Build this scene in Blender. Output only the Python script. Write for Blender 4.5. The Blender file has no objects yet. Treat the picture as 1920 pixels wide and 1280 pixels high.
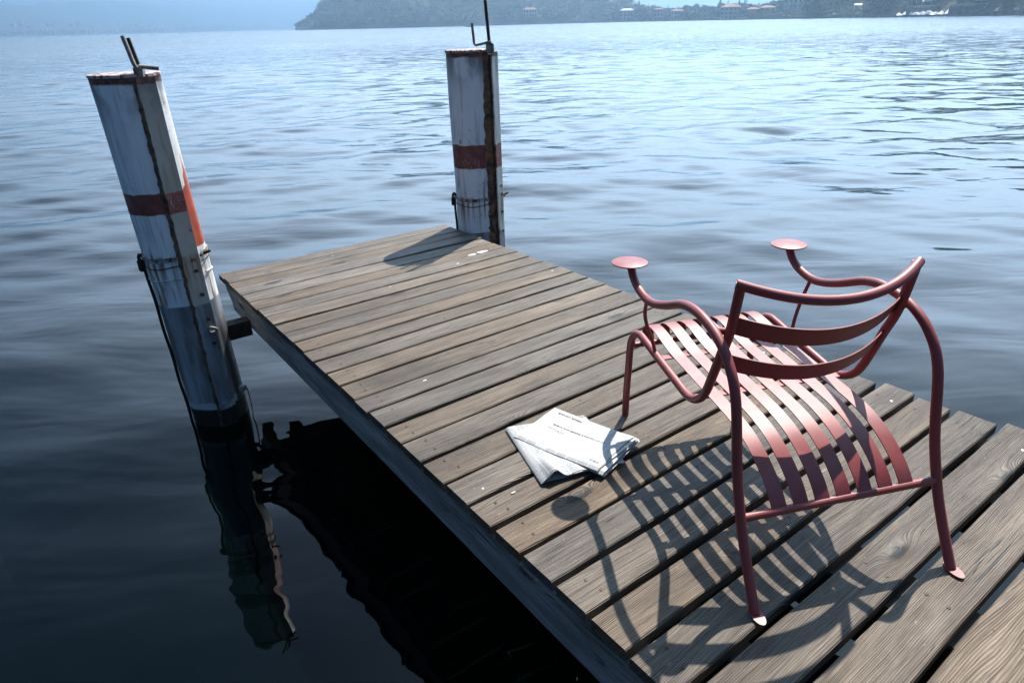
import bpy, bmesh, math, random
import numpy as np
from mathutils import Vector, Matrix
R = math.radians
rnd = random.Random(7)
scene = bpy.context.scene

# ------------------------------------------------------------------ camera, sky, sun, exposure
CAM_H = 2.0352
PITCH, ROLL, FPX = 0.4526865, -0.0264171, 1226.383
cp_, sp_ = math.cos(PITCH), math.sin(PITCH)
cr_, sr_ = math.cos(ROLL), math.sin(ROLL)
right = Vector((cr_, sr_ * sp_, sr_ * cp_)); up = Vector((-sr_, cr_ * sp_, cr_ * cp_)); fwd = Vector((0, cp_, -sp_))
cam = bpy.data.cameras.new('camera'); cam_o = bpy.data.objects.new('camera', cam)
scene.collection.objects.link(cam_o)
m = Matrix.Identity(4)
for i in range(3):
    m[i][0] = right[i]; m[i][1] = up[i]; m[i][2] = -fwd[i]
m[2][3] = CAM_H
cam_o.matrix_world = m
cam.sensor_width = 36.0; cam.lens = FPX / 1920 * 36.0
cam.clip_start = 0.05; cam.clip_end = 60000
scene.camera = cam_o

SUN_EL, SUN_AZ = 53.2, 27.6          # degrees; azimuth clockwise from +Y
world = bpy.data.worlds.new('World'); scene.world = world; world.use_nodes = True
wn = world.node_tree; bgn = wn.nodes['Background']
sky = wn.nodes.new('ShaderNodeTexSky'); sky.sky_type = 'NISHITA'; sky.sun_disc = False
sky.sun_elevation = R(SUN_EL); sky.sun_rotation = R(SUN_AZ)
sky.air_density = 1.3; sky.dust_density = 1.6; sky.ozone_density = 3.0
# hazy summer sky: milky glow added towards the sun's side to brighten the water, deeper blue away from it
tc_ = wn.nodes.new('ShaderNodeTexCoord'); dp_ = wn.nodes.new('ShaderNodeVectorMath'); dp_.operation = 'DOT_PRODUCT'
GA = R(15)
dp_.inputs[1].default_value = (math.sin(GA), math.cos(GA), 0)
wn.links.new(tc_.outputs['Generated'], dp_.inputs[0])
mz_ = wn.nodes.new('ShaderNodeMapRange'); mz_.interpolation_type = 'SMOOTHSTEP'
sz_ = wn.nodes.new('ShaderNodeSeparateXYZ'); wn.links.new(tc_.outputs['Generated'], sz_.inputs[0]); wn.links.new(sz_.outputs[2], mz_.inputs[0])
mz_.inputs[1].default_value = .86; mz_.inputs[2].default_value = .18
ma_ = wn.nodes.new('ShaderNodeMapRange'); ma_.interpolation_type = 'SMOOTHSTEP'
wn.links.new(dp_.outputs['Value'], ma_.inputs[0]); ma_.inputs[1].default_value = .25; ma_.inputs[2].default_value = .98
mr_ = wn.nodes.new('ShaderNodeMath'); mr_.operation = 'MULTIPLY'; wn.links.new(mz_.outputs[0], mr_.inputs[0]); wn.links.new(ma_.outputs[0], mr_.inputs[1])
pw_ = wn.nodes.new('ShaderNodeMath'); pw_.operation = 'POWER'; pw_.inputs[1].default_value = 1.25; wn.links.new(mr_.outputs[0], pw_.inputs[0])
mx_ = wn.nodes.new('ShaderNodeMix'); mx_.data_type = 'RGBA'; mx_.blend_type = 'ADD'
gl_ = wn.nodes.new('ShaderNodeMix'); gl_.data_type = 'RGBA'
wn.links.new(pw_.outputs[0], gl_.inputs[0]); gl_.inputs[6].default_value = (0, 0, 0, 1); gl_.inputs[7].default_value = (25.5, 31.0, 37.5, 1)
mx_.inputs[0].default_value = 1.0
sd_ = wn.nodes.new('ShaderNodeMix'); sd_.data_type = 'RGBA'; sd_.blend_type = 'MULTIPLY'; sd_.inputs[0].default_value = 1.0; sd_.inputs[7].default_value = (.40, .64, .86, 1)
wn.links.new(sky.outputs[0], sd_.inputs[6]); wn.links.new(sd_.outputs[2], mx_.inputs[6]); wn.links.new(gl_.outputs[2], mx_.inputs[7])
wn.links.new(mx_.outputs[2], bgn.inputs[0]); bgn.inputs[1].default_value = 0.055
sun = bpy.data.lights.new('sun', 'SUN'); sun.energy = 5.0; sun.angle = R(0.55); sun.color = (1.0, 0.95, 0.87)
sun_o = bpy.data.objects.new('sun', sun); scene.collection.objects.link(sun_o)
sd = Vector((math.sin(R(SUN_AZ)) * math.cos(R(SUN_EL)), math.cos(R(SUN_AZ)) * math.cos(R(SUN_EL)), math.sin(R(SUN_EL))))
sun_o.rotation_euler = sd.to_track_quat('Z', 'Y').to_euler()
scene.view_settings.view_transform = 'Standard'; scene.view_settings.look = 'None'
scene.view_settings.exposure = 1.08; scene.view_settings.gamma = 1
try:
    scene.cycles.use_denoising = True
    scene.cycles.max_bounces = 8; scene.cycles.volume_bounces = 2
except Exception: pass
COL = scene.collection

# ------------------------------------------------------------------ helpers
def tag(o, label=None, cat=None, group=None, kind=None):
    if label: o['label'] = label
    if cat: o['category'] = cat
    if group: o['group'] = group
    if kind: o['kind'] = kind
    return o
def mesh_obj(name, verts, faces, mat=None, parent=None, smooth=False, mats=None, midx=None):
    me = bpy.data.meshes.new(name); me.from_pydata([tuple(v) for v in verts], [], faces); me.update()
    for mm in (mats or ([mat] if mat else [])): me.materials.append(mm)
    if midx is not None: me.polygons.foreach_set('material_index', midx)
    if smooth: me.polygons.foreach_set('use_smooth', [True] * len(me.polygons))
    o = bpy.data.objects.new(name, me); COL.objects.link(o)
    if parent: o.parent = parent
    return o
def empty(name, matrix=None, loc=None):
    o = bpy.data.objects.new(name, None); COL.objects.link(o); o.empty_display_size = 0.1
    if matrix is not None: o.matrix_world = matrix
    if loc is not None: o.location = loc
    return o
class MB:
    def __init__(s): s.v = []; s.f = []; s.mi = []
    def add(s, verts, faces, mi=0):
        n = len(s.v); s.v += [tuple(v) for v in verts]; s.f += [tuple(i + n for i in f) for f in faces]; s.mi += [mi] * len(faces)
    def box(s, x0, x1, y0, y1, z0, z1, mi=0, M=None, bev=0.0):
        if bev > 0:
            bm = bmesh.new(); bmesh.ops.create_cube(bm, size=1)
            for v in bm.verts: v.co = Vector((x0 + (v.co.x + .5) * (x1 - x0), y0 + (v.co.y + .5) * (y1 - y0), z0 + (v.co.z + .5) * (z1 - z0)))
            bmesh.ops.bevel(bm, geom=list(bm.edges), offset=bev, segments=2, affect='EDGES')
            bm.verts.index_update()
            V = [v.co.copy() for v in bm.verts]; F = [[v.index for v in f.verts] for f in bm.faces]; bm.free()
        else:
            V = [Vector(p) for p in ((x0, y0, z0), (x1, y0, z0), (x1, y1, z0), (x0, y1, z0), (x0, y0, z1), (x1, y0, z1), (x1, y1, z1), (x0, y1, z1))]
            F = [(0, 3, 2, 1), (4, 5, 6, 7), (0, 1, 5, 4), (1, 2, 6, 5), (2, 3, 7, 6), (3, 0, 4, 7)]
        if M is not None: V = [M @ v for v in V]
        s.add(V, F, mi)
    def tube(s, pts, r, seg=14, mi=0, caps=True, ry=None):
        pts = [Vector(p) for p in pts]; n = len(pts)
        T = []
        for i in range(n):
            t = pts[min(i + 1, n - 1)] - pts[max(i - 1, 0)]; T.append(t.normalized())
        a = T[0].orthogonal().normalized(); V = []; F = []
        for i in range(n):
            a = (a - T[i] * a.dot(T[i])).normalized(); b = T[i].cross(a)
            rr = r[i] if isinstance(r, (list, tuple)) else r
            for k in range(seg):
                th = 2 * math.pi * k / seg
                V.append(pts[i] + a * math.cos(th) * rr + b * math.sin(th) * rr)
        for i in range(n - 1):
            for k in range(seg):
                k2 = (k + 1) % seg
                F.append((i * seg + k, i * seg + k2, (i + 1) * seg + k2, (i + 1) * seg + k))
        if caps:
            F.append(tuple(range(seg - 1, -1, -1))); F.append(tuple((n - 1) * seg + k for k in range(seg)))
        s.add(V, F, mi)
    def cyl(s, c, axis, r, h, seg=24, mi=0):
        axis = Vector(axis).normalized(); c = Vector(c)
        s.tube([c - axis * h / 2, c + axis * h / 2], r, seg, mi)
    def build(s, name, mat=None, parent=None, smooth=False, mats=None, auto=None):
        o = mesh_obj(name, s.v, s.f, mat, parent, smooth or auto is not None, mats, s.mi if mats else None)
        if auto is not None:
            try: o.data.set_sharp_from_angle(angle=R(auto))
            except Exception: pass
        return o
def catmull(P, n=6):
    P = [Vector(p) for p in P]; out = []
    for i in range(len(P) - 1):
        p0 = P[max(i - 1, 0)]; p1 = P[i]; p2 = P[i + 1]; p3 = P[min(i + 2, len(P) - 1)]
        for k in range(n):
            t = k / n
            out.append(0.5 * ((2 * p1) + (p2 - p0) * t + (2 * p0 - 5 * p1 + 4 * p2 - p3) * t * t + (-p0 + 3 * p1 - 3 * p2 + p3) * t ** 3))
    out.append(P[-1]); return out

# ------------------------------------------------------------------ node helpers
def newmat(name):
    m = bpy.data.materials.new(name); m.use_nodes = True
    nt = m.node_tree; b = nt.nodes['Principled BSDF']; return m, nt, b
class N:
    def __init__(s, nt): s.nt = nt
    def n(s, t, **k):
        x = s.nt.nodes.new(t)
        for a, v in k.items(): setattr(x, a, v)
        return x
    def set(s, node, i, v):
        if v is None: return
        if isinstance(v, bpy.types.NodeSocket): s.nt.links.new(v, node.inputs[i])
        else: node.inputs[i].default_value = v
    def math(s, op, a, b=None, c=None, clamp=False):
        x = s.n('ShaderNodeMath', operation=op, use_clamp=clamp); s.set(x, 0, a); s.set(x, 1, b); s.set(x, 2, c); return x.outputs[0]
    def noise(s, vec, scale=5, detail=3, rough=.55, dist=0, dim='3D'):
        x = s.n('ShaderNodeTexNoise', noise_dimensions=dim)
        if vec is not None: s.set(x, 'Vector', vec)
        x.inputs['Scale'].default_value = scale; x.inputs['Detail'].default_value = detail
        x.inputs['Roughness'].default_value = rough; x.inputs['Distortion'].default_value = dist
        return x.outputs[0]
    def voro(s, vec, scale=5, feature='F1', rnd_=1.0):
        x = s.n('ShaderNodeTexVoronoi', feature=feature); s.set(x, 'Vector', vec); x.inputs['Scale'].default_value = scale
        if 'Randomness' in x.inputs: x.inputs['Randomness'].default_value = rnd_
        return x
    def mapr(s, v, a, b, c=0.0, d=1.0, smooth=True):
        x = s.n('ShaderNodeMapRange'); x.interpolation_type = 'SMOOTHSTEP' if smooth else 'LINEAR'
        s.set(x, 0, v); s.set(x, 1, a); s.set(x, 2, b); s.set(x, 3, c); s.set(x, 4, d); return x.outputs[0]
    def mix(s, f, a, b, blend='MIX'):
        x = s.n('ShaderNodeMix', data_type='RGBA', blend_type=blend)
        s.set(x, 0, f); s.set(x, 6, a); s.set(x, 7, b); return x.outputs[2]
    def mixf(s, f, a, b):
        x = s.n('ShaderNodeMix', data_type='FLOAT'); s.set(x, 0, f); s.set(x, 2, a); s.set(x, 3, b); return x.outputs[0]
    def comb(s, x_, y_, z_):
        x = s.n('ShaderNodeCombineXYZ'); s.set(x, 0, x_); s.set(x, 1, y_); s.set(x, 2, z_); return x.outputs[0]
    def sep(s, v):
        x = s.n('ShaderNodeSeparateXYZ'); s.set(x, 0, v); return x.outputs
    def obj(s): return s.n('ShaderNodeTexCoord').outputs['Object']
    def pos(s): return s.n('ShaderNodeNewGeometry').outputs['Position']
    def attr(s, name):
        x = s.n('ShaderNodeAttribute', attribute_name=name); return x
    def bump(s, h, strength=.5, dist=.01, normal=None):
        x = s.n('ShaderNodeBump'); s.set(x, 'Height', h); s.set(x, 'Strength', strength); s.set(x, 'Distance', dist)
        if normal is not None: s.set(x, 'Normal', normal)
        return x.outputs[0]
def rgb(r, g, b): return (r, g, b, 1.0)
def simple(name, col, rough=.6, var=.25, scale=3, metal=0, bumpd=0.0, bscale=60, spec=.5):
    m, nt, b = newmat(name); n = N(nt); o = n.obj()
    f = n.noise(o, scale, 4); c = n.mix(n.mapr(f, .3, .7), rgb(*[x * (1 - var) for x in col]), rgb(*[min(1, x * (1 + var)) for x in col]))
    nt.links.new(c, b.inputs['Base Color']); b.inputs['Roughness'].default_value = rough; b.inputs['Metallic'].default_value = metal
    b.inputs['Specular IOR Level'].default_value = spec
    if bumpd: nt.links.new(n.bump(n.noise(o, bscale, 3), .6, bumpd), b.inputs['Normal'])
    return m

# ------------------------------------------------------------------ materials
def wood_mat(name, base, dark, light, use_pid=True, axis_swap=False, rel=0.0016):
    m, nt, b = newmat(name); n = N(nt); o = n.obj(); x, y, z = n.sep(o)
    if axis_swap: u, v = y, n.math('ADD', z, n.math('MULTIPLY', x, .7))
    else: u, v = x, n.math('ADD', y, n.math('MULTIPLY', z, .6))
    pid = n.attr('pid').outputs['Fac'] if use_pid else 0.37
    off = n.math('MULTIPLY', pid, 37.0)
    # growth-ring field: contours of a height field give straight grain, cathedrals and knots
    uv1 = n.comb(n.math('ADD', n.math('MULTIPLY', u, 1.5), off), n.math('MULTIPLY', v, 8.0), off)
    h1 = n.noise(uv1, 1.0, 2, .5)
    patch = n.mapr(n.noise(n.comb(n.math('ADD', n.math('MULTIPLY', u, .9), off), n.math('MULTIPLY', v, 3), off), 1.0, 1), .5, .72)
    amp = n.mixf(patch, .020, .072)
    kn = n.voro(n.comb(n.math('ADD', n.math('MULTIPLY', u, 1.7), off), n.math('MULTIPLY', v, 5.5), off), 1.0)
    kd = kn.outputs['Distance']
    knot = n.math('MULTIPLY', n.math('EXPONENT', n.math('MULTIPLY', n.math('MULTIPLY', kd, kd), -60.0)), .045)
    wob = n.math('MULTIPLY', n.noise(n.comb(n.math('MULTIPLY', u, 9.0), n.math('MULTIPLY', v, 40.0), off), 1.0, 2), .0035)
    g = n.math('ADD', n.math('ADD', v, n.math('MULTIPLY', h1, amp)), n.math('ADD', knot, wob))
    ring = n.math('SINE', n.math('MULTIPLY', g, 2 * math.pi / .0047))
    ring = n.math('ADD', n.math('MULTIPLY', ring, .5), .5)
    fib = n.noise(n.comb(n.math('ADD', n.math('MULTIPLY', u, 6), off), n.math('MULTIPLY', g, 420.0), off), 1.0, 4, .65)
    wear = n.noise(n.comb(n.math('ADD', n.math('MULTIPLY', u, 2.2), off), n.math('MULTIPLY', v, 14), off), 1.0, 4, .6)
    big = n.noise(n.comb(n.math('MULTIPLY', u, 1.4), n.math('MULTIPLY', v, 1.4), 0.0), 1.0, 4, .65)
    c = n.mix(n.mapr(wear, .34, .7), rgb(*base), rgb(*light))
    lf = n.mixf(n.mapr(n.noise(n.comb(n.math('ADD', n.math('MULTIPLY', u, 1.1), off), n.math('MULTIPLY', v, 9), n.math('ADD', off, 5)), 1.0, 3), .38, .68), .25, .85)
    c = n.mix(n.math('MULTIPLY', n.mapr(ring, .70, .05), n.math('MULTIPLY', lf, .8)), c, rgb(*dark))
    c = n.mix(n.math('MULTIPLY', n.mapr(fib, .56, .36), .62), c, rgb(*dark))
    c = n.mix(n.math('MULTIPLY', n.mapr(fib, .58, .74), .5), c, rgb(*[min(1, k * 1.5) for k in light]))
    c = n.mix(n.mapr(knot, .018, .034), c, rgb(*[k * .55 for k in dark]))
    # dirt blotches, pale specks
    c = n.mix(n.math('MULTIPLY', n.mapr(big, .52, .72), .55), c, rgb(dark[0] * 1.25, dark[1] * 1.2, dark[2] * 1.15))
    sp = n.noise(n.comb(n.math('MULTIPLY', u, 60), n.math('MULTIPLY', v, 90), off), 1.0, 2)
    c = n.mix(n.math('MULTIPLY', n.mapr(sp, .72, .78), .35), c, rgb(.50, .47, .42))
    ck = n.noise(n.comb(n.math('ADD', n.math('MULTIPLY', u, 1.6), off), n.math('MULTIPLY', g, 46.0), n.math('ADD', off, 9)), 1.0, 2, .5)
    ckm = n.math('MULTIPLY', n.mapr(n.math('ABSOLUTE', n.math('SUBTRACT', ck, .5)), .016, .006), n.mapr(n.noise(n.comb(n.math('ADD', n.math('MULTIPLY', u, 2.6), off), n.math('MULTIPLY', v, 7), off), 1.0, 1), .54, .60))
    c = n.mix(n.math('MULTIPLY', ckm, .85), c, rgb(.012, .010, .008))
    # per-plank tone
    h = n.n('ShaderNodeHueSaturation'); n.set(h, 'Color', c)
    pr = n.n('ShaderNodeTexWhiteNoise', noise_dimensions='1D'); n.set(pr, 'W', off)
    n.set(h, 'Value', n.mapr(pr.outputs[0], 0, 1, .70, 1.25, False)); 
    sc_ = n.n('ShaderNodeSeparateColor'); n.set(sc_, 0, pr.outputs[1])
    n.set(h, 'Saturation', n.mapr(sc_.outputs[1], 0, 1, .65, 1.25, False))
    nt.links.new(h.outputs[0], b.inputs['Base Color'])
    nt.links.new(n.mapr(fib, .3, .7, .66, .48), b.inputs['Roughness'])
    b.inputs['Specular IOR Level'].default_value = .28
    hh = n.math('ADD', n.math('MULTIPLY', ring, .55), n.math('MULTIPLY', fib, .9))
    hh = n.math('SUBTRACT', hh, n.math('MULTIPLY', n.mapr(knot, .03, .042), .8))
    nt.links.new(n.bump(hh, .85, rel), b.inputs['Normal'])
    return m
M_wood = wood_mat('weathered_plank_wood', (.098, .070, .048), (.020, .014, .010), (.180, .136, .096))
M_beam = wood_mat('dark_beam_wood', (.20, .175, .150), (.048, .042, .038), (.38, .34, .30), False, True, .002)
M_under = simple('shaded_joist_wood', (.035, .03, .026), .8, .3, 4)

def chair_mat():
    m, nt, b = newmat('dusty_red_powder_coat'); n = N(nt); o = n.obj()
    f = n.noise(o, 7, 4)
    c = n.mix(n.mapr(f, .3, .7), rgb(.215, .032, .031), rgb(.25, .040, .037))
    d = n.noise(o, 55, 3, .7)
    c = n.mix(n.math('MULTIPLY', n.mapr(d, .66, .78), .25), c, rgb(.45, .27, .25))
    nz = n.sep(n.n('ShaderNodeNewGeometry').outputs['Normal'])[2]
    dust = n.math('MULTIPLY', n.mapr(nz, .35, .95), n.mapr(n.noise(o, 11, 5, .65), .36, .66, .02, .14))
    c = n.mix(dust, c, rgb(.46, .30, .28))
    chp = n.noise(o, 95, 3, .6); c = n.mix(n.math('MULTIPLY', n.mapr(chp, .735, .75), .8), c, rgb(.07, .045, .04))
    nt.links.new(c, b.inputs['Base Color']); nt.links.new(n.mapr(f, .3, .7, .42, .50), b.inputs['Roughness'])
    b.inputs['Specular IOR Level'].default_value = .52
    nt.links.new(n.bump(n.noise(o, 900, 2), .12, .0004), b.inputs['Normal'])
    return m
M_chair = chair_mat()

def pole_mat(name, zones, orange, seed, stz, wa=(.76, .78, .79), wb=(.86, .87, .86)):
    """zones: cap_z, band_hi, band_lo, grey_z, foot_z in object z (height above the water)"""
    cap, bh, bl, gz, fz = zones
    m, nt, b = newmat(name); n = N(nt); o = n.obj(); x, y, z = n.sep(o)
    ang = n.math('ARCTAN2', y, x)
    jit = n.math('MULTIPLY', n.math('SUBTRACT', n.noise(o, 16, 3), .5), .022)
    zj = n.math('ADD', z, jit)
    white = n.mix(n.mapr(n.noise(o, 3.2, 4), .35, .7), rgb(*wa), rgb(*wb))
    # long vertical dirt streaks
    st = n.noise(n.comb(n.math('MULTIPLY', x, 22), n.math('MULTIPLY', y, 22), n.math('ADD', n.math('MULTIPLY', z, 1.6), seed)), 1.0, 4, .65)
    c = n.mix(n.math('MULTIPLY', n.mapr(st, .50, .74), .75), white, rgb(.33, .31, .27))
    rs = n.noise(n.comb(n.math('MULTIPLY', x, 30), n.math('MULTIPLY', y, 30), n.math('ADD', n.math('MULTIPLY', z, 2.4), seed + 9)), 1.0, 4, .6)
    low = n.mapr(z, bl + .05, gz + .1)
    c = n.mix(n.math('MULTIPLY', n.mapr(rs, .54, .66), n.mixf(low, .35, 1.0)), c, rgb(.22, .115, .05))
    stn = n.math('MULTIPLY', n.mapr(z, stz - .30, stz - .01), n.mapr(z, stz + .03, stz + .005))
    rs2 = n.noise(n.comb(n.math('MULTIPLY', x, 34), n.math('MULTIPLY', y, 34), n.math('MULTIPLY', z, 1.2)), 1.0, 3, .55)
    c = n.mix(n.math('MULTIPLY', n.math('MULTIPLY', stn, n.mapr(rs2, .44, .60)), .85), c, rgb(.20, .105, .05))
    yl = n.noise(n.comb(n.math('MULTIPLY', x, 5), n.math('MULTIPLY', y, 5), n.math('MULTIPLY', z, .8)), 1.0, 3)
    c = n.mix(n.math('MULTIPLY', n.mapr(yl, .48, .70), .4), c, rgb(.46, .42, .33))
    top = n.mapr(z, cap - .28, cap)
    dt = n.noise(n.comb(n.math('MULTIPLY', x, 9), n.math('MULTIPLY', y, 9), n.math('ADD', n.math('MULTIPLY', z, 5), seed)), 1.0, 4)
    c = n.mix(n.math('MULTIPLY', n.math('MULTIPLY', n.mapr(dt, .36, .54), top), .9), c, rgb(.15, .15, .145))
    # red band
    band = n.math('MULTIPLY', n.mapr(zj, bl - .003, bl + .003), n.mapr(zj, bh + .003, bh - .003))
    scr = n.noise(n.comb(n.math('MULTIPLY', x, 60), n.math('MULTIPLY', y, 60), n.math('MULTIPLY', z, 14)), 1.0, 2, .5, .8)
    scr = n.mapr(n.math('ABSOLUTE', n.math('SUBTRACT', scr, .5)), .012, .004)
    scr = n.math('MULTIPLY', scr, n.mapr(n.noise(o, 9, 2), .5, .6))
    redc = n.mix(n.mapr(n.noise(o, 20, 3), .3, .7), rgb(.17, .045, .036), rgb(.24, .075, .06))
    c = n.mix(band, c, n.mix(n.math('MULTIPLY', scr, .75), redc, rgb(.62, .60, .58)))
    capm = n.mapr(zj, cap - .045, cap - .035)
    c = n.mix(capm, c, n.mix(n.mapr(n.noise(o, 30, 3), .46, .58), redc, rgb(.07, .04, .035)))
    # grey undercoat below the paint line, dark wet foot
    c = n.mix(n.mapr(n.math('ADD', z, n.math('MULTIPLY', jit, .5)), gz + .003, gz - .003), c,
              n.mix(n.mapr(n.noise(n.comb(n.math('MULTIPLY', x, 14), n.math('MULTIPLY', y, 14), n.math('MULTIPLY', z, 2.2)), 1.0, 4), .35, .68), rgb(.33, .345, .37), rgb(.13, .13, .13)))
    ringw = n.math('MULTIPLY', n.mapr(zj, fz, fz + .008), n.mapr(zj, fz + .05, fz + .042))
    c = n.mix(n.math('MULTIPLY', ringw, n.mapr(n.noise(o, 12, 3), .42, .52)), c, rgb(.42, .43, .46))
    c = n.mix(n.mapr(zj, fz + .004, fz - .004), c, rgb(.012, .013, .010))
    if orange:
        a0, a1 = orange
        dA = n.math('MULTIPLY', n.math('SUBTRACT', ang, a0), .15)
        e = n.math('MULTIPLY', n.math('SUBTRACT', n.noise(n.comb(n.math('MULTIPLY', x, 26), n.math('MULTIPLY', y, 26), n.math('MULTIPLY', z, 5)), 1.0, 3), .5), .11)
        lim = n.math('SUBTRACT', n.math('MULTIPLY', n.math('SUBTRACT', 1.50, z), .34), e)   # wedge that widens downwards
        w = n.mapr(n.math('SUBTRACT', lim, n.math('ABSOLUTE', dA)), -.002, .004)
        w = n.math('MULTIPLY', w, n.math('MULTIPLY', n.mapr(zj, 1.035, 1.045), n.mapr(n.math('ABSOLUTE', dA), a1, a1 - .01)))
        c = n.mix(w, c, n.mix(n.mapr(n.noise(o, 14, 3), .4, .6), rgb(.48, .09, .035), rgb(.36, .065, .035)))
    if orange:
        low_side_dark = n.math('MULTIPLY', n.mapr(n.math('ADD', ang, n.math('MULTIPLY', jit, 6)), orange[0] - .42, orange[0] - .30), n.mapr(n.math('ADD', z, n.math('MULTIPLY', jit, 4)), .70, .50))  # darkens the lower part of the pole on one side
        c = n.mix(n.math('MULTIPLY', low_side_dark, .88), c, rgb(.016, .017, .015))
    # chipped paint showing dark steel, cracks
    ch = n.noise(o, 26, 5, .6, .6)
    gate = n.mapr(n.noise(o, 5, 2), .5, .62)
    chip = n.math('MULTIPLY', n.mapr(ch, .655, .67), gate)
    c = n.mix(chip, c, rgb(.045, .032, .026))
    cn = n.n('ShaderNodeTexNoise'); n.set(cn, 'Vector', o); cn.inputs['Scale'].default_value = 18; cn.inputs['Detail'].default_value = 3
    cv = n.n('ShaderNodeVectorMath', operation='MULTIPLY_ADD'); n.set(cv, 0, cn.outputs['Color']); cv.inputs[1].default_value = (1.1, 1.1, 1.1); n.set(cv, 2, n.comb(n.math('MULTIPLY', x, 11), n.math('MULTIPLY', y, 11), n.math('MULTIPLY', z, 5)))
    vo = n.voro(cv.outputs[0], 1.0, 'DISTANCE_TO_EDGE')
    crack = n.math('MULTIPLY', n.mapr(vo.outputs[0], .012, .004), n.mapr(n.noise(o, 5, 2), .60, .66))
    c = n.mix(n.math('MULTIPLY', crack, .7), c, rgb(.08, .07, .06))
    nt.links.new(c, b.inputs['Base Color']); b.inputs['Roughness'].default_value = .48
    hgt = n.math('SUBTRACT', n.noise(o, 8, 4), n.math('ADD', n.math('MULTIPLY', chip, .5), n.math('MULTIPLY', crack, .4)))
    nt.links.new(n.bump(hgt, .7, .004), b.inputs['Normal'])
    return m
def rust_mat(name, a, b_, sc=22):
    m, nt, b = newmat(name); n = N(nt); o = n.obj()
    f = n.noise(o, sc, 5, .65); c = n.mix(n.mapr(f, .35, .65), rgb(*a), rgb(*b_))
    nt.links.new(c, b.inputs['Base Color']); b.inputs['Roughness'].default_value = .8
    nt.links.new(n.bump(f, .8, .004), b.inputs['Normal']); return m
M_rust = rust_mat('flaking_rust', (.04, .022, .015), (.24, .12, .06))
M_darkrust = rust_mat('dark_rusted_iron', (.012, .010, .009), (.055, .035, .026))
M_iron = rust_mat('grey_stained_iron', (.13, .12, .105), (.33, .31, .27), 30)
M_blackiron = simple('black_iron', (.012, .011, .011), .55, .3, 20)
M_hose = simple('black_rubber_hose', (.012, .011, .011), .6, .3, 8)

def water_mat():
    m, nt, b = newmat('lake_water'); n = N(nt); p = n.pos(); x, y, z = n.sep(p)
    d = n.math('SQRT', n.math('ADD', n.math('MULTIPLY', x, x), n.math('MULTIPLY', y, y)))
    body = n.mix(n.mapr(n.noise(p, .35, 3), .35, .65), rgb(.0002, .0011, .0011), rgb(.0004, .0018, .0018))
    nt.links.new(body, b.inputs['Base Color'])
    b.inputs['IOR'].default_value = 1.333; b.inputs['Specular IOR Level'].default_value = .5
    nt.links.new(n.mapr(d, 5, 400, .02, .12, False), b.inputs['Roughness'])
    s1 = n.noise(n.comb(n.math('MULTIPLY', x, .55), n.math('MULTIPLY', y, 1.5), 0.0), 1.15, 3, .5, .3)
    s2 = n.noise(n.comb(n.math('MULTIPLY', x, .45), n.math('MULTIPLY', y, 1.1), 4.0), .35, 4, .6, .3)
    near = n.mapr(d, 2, 14, .62, 1.0)
    h = n.math('ADD', n.math('MULTIPLY', n.math('MULTIPLY', s1, near), .026), n.math('MULTIPLY', n.math('MULTIPLY', s2, n.mapr(d, 12, 60)), .30))
    bn = n.bump(h, 1.0, 1.0)
    # far water: slopes sampled directly, so that unresolved wavelets still scatter the sky
    def slope(scx, scy, sc, det, seed):
        t = n.n('ShaderNodeTexNoise'); n.set(t, 'Vector', n.comb(n.math('MULTIPLY', x, scx), n.math('MULTIPLY', y, scy), seed)); t.inputs['Scale'].default_value = sc; t.inputs['Detail'].default_value = det; t.inputs['Roughness'].default_value = .62
        v_ = n.n('ShaderNodeVectorMath', operation='SUBTRACT'); n.set(v_, 0, t.outputs['Color']); v_.inputs[1].default_value = (.5, .5, .5); return v_.outputs[0]
    sl = slope(.5, 1.15, 1.25, 4, 2.0)
    amp = n.mapr(d, 10, 60, .02, .60)
    gust = n.mapr(n.noise(n.comb(n.math('MULTIPLY', x, .012), n.math('MULTIPLY', y, .03), 1.0), 1.0, 3), .35, .65, .75, 1.2)
    sx, sy, sz = n.sep(sl)
    am = n.math('MULTIPLY', amp, gust)
    dv = n.comb(n.math('MULTIPLY', sx, n.math('MULTIPLY', am, .7)), n.math('SUBTRACT', n.math('MULTIPLY', sy, am), n.mapr(d, 25, 140, 0.0, .13)), 0.0)
    ad = n.n('ShaderNodeVectorMath', operation='ADD'); n.set(ad, 0, bn); n.set(ad, 1, dv)
    nm = n.n('ShaderNodeVectorMath', operation='NORMALIZE'); n.set(nm, 0, ad.outputs[0])
    nt.links.new(nm.outputs[0], b.inputs['Normal'])
    return m
M_water = water_mat()

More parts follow.
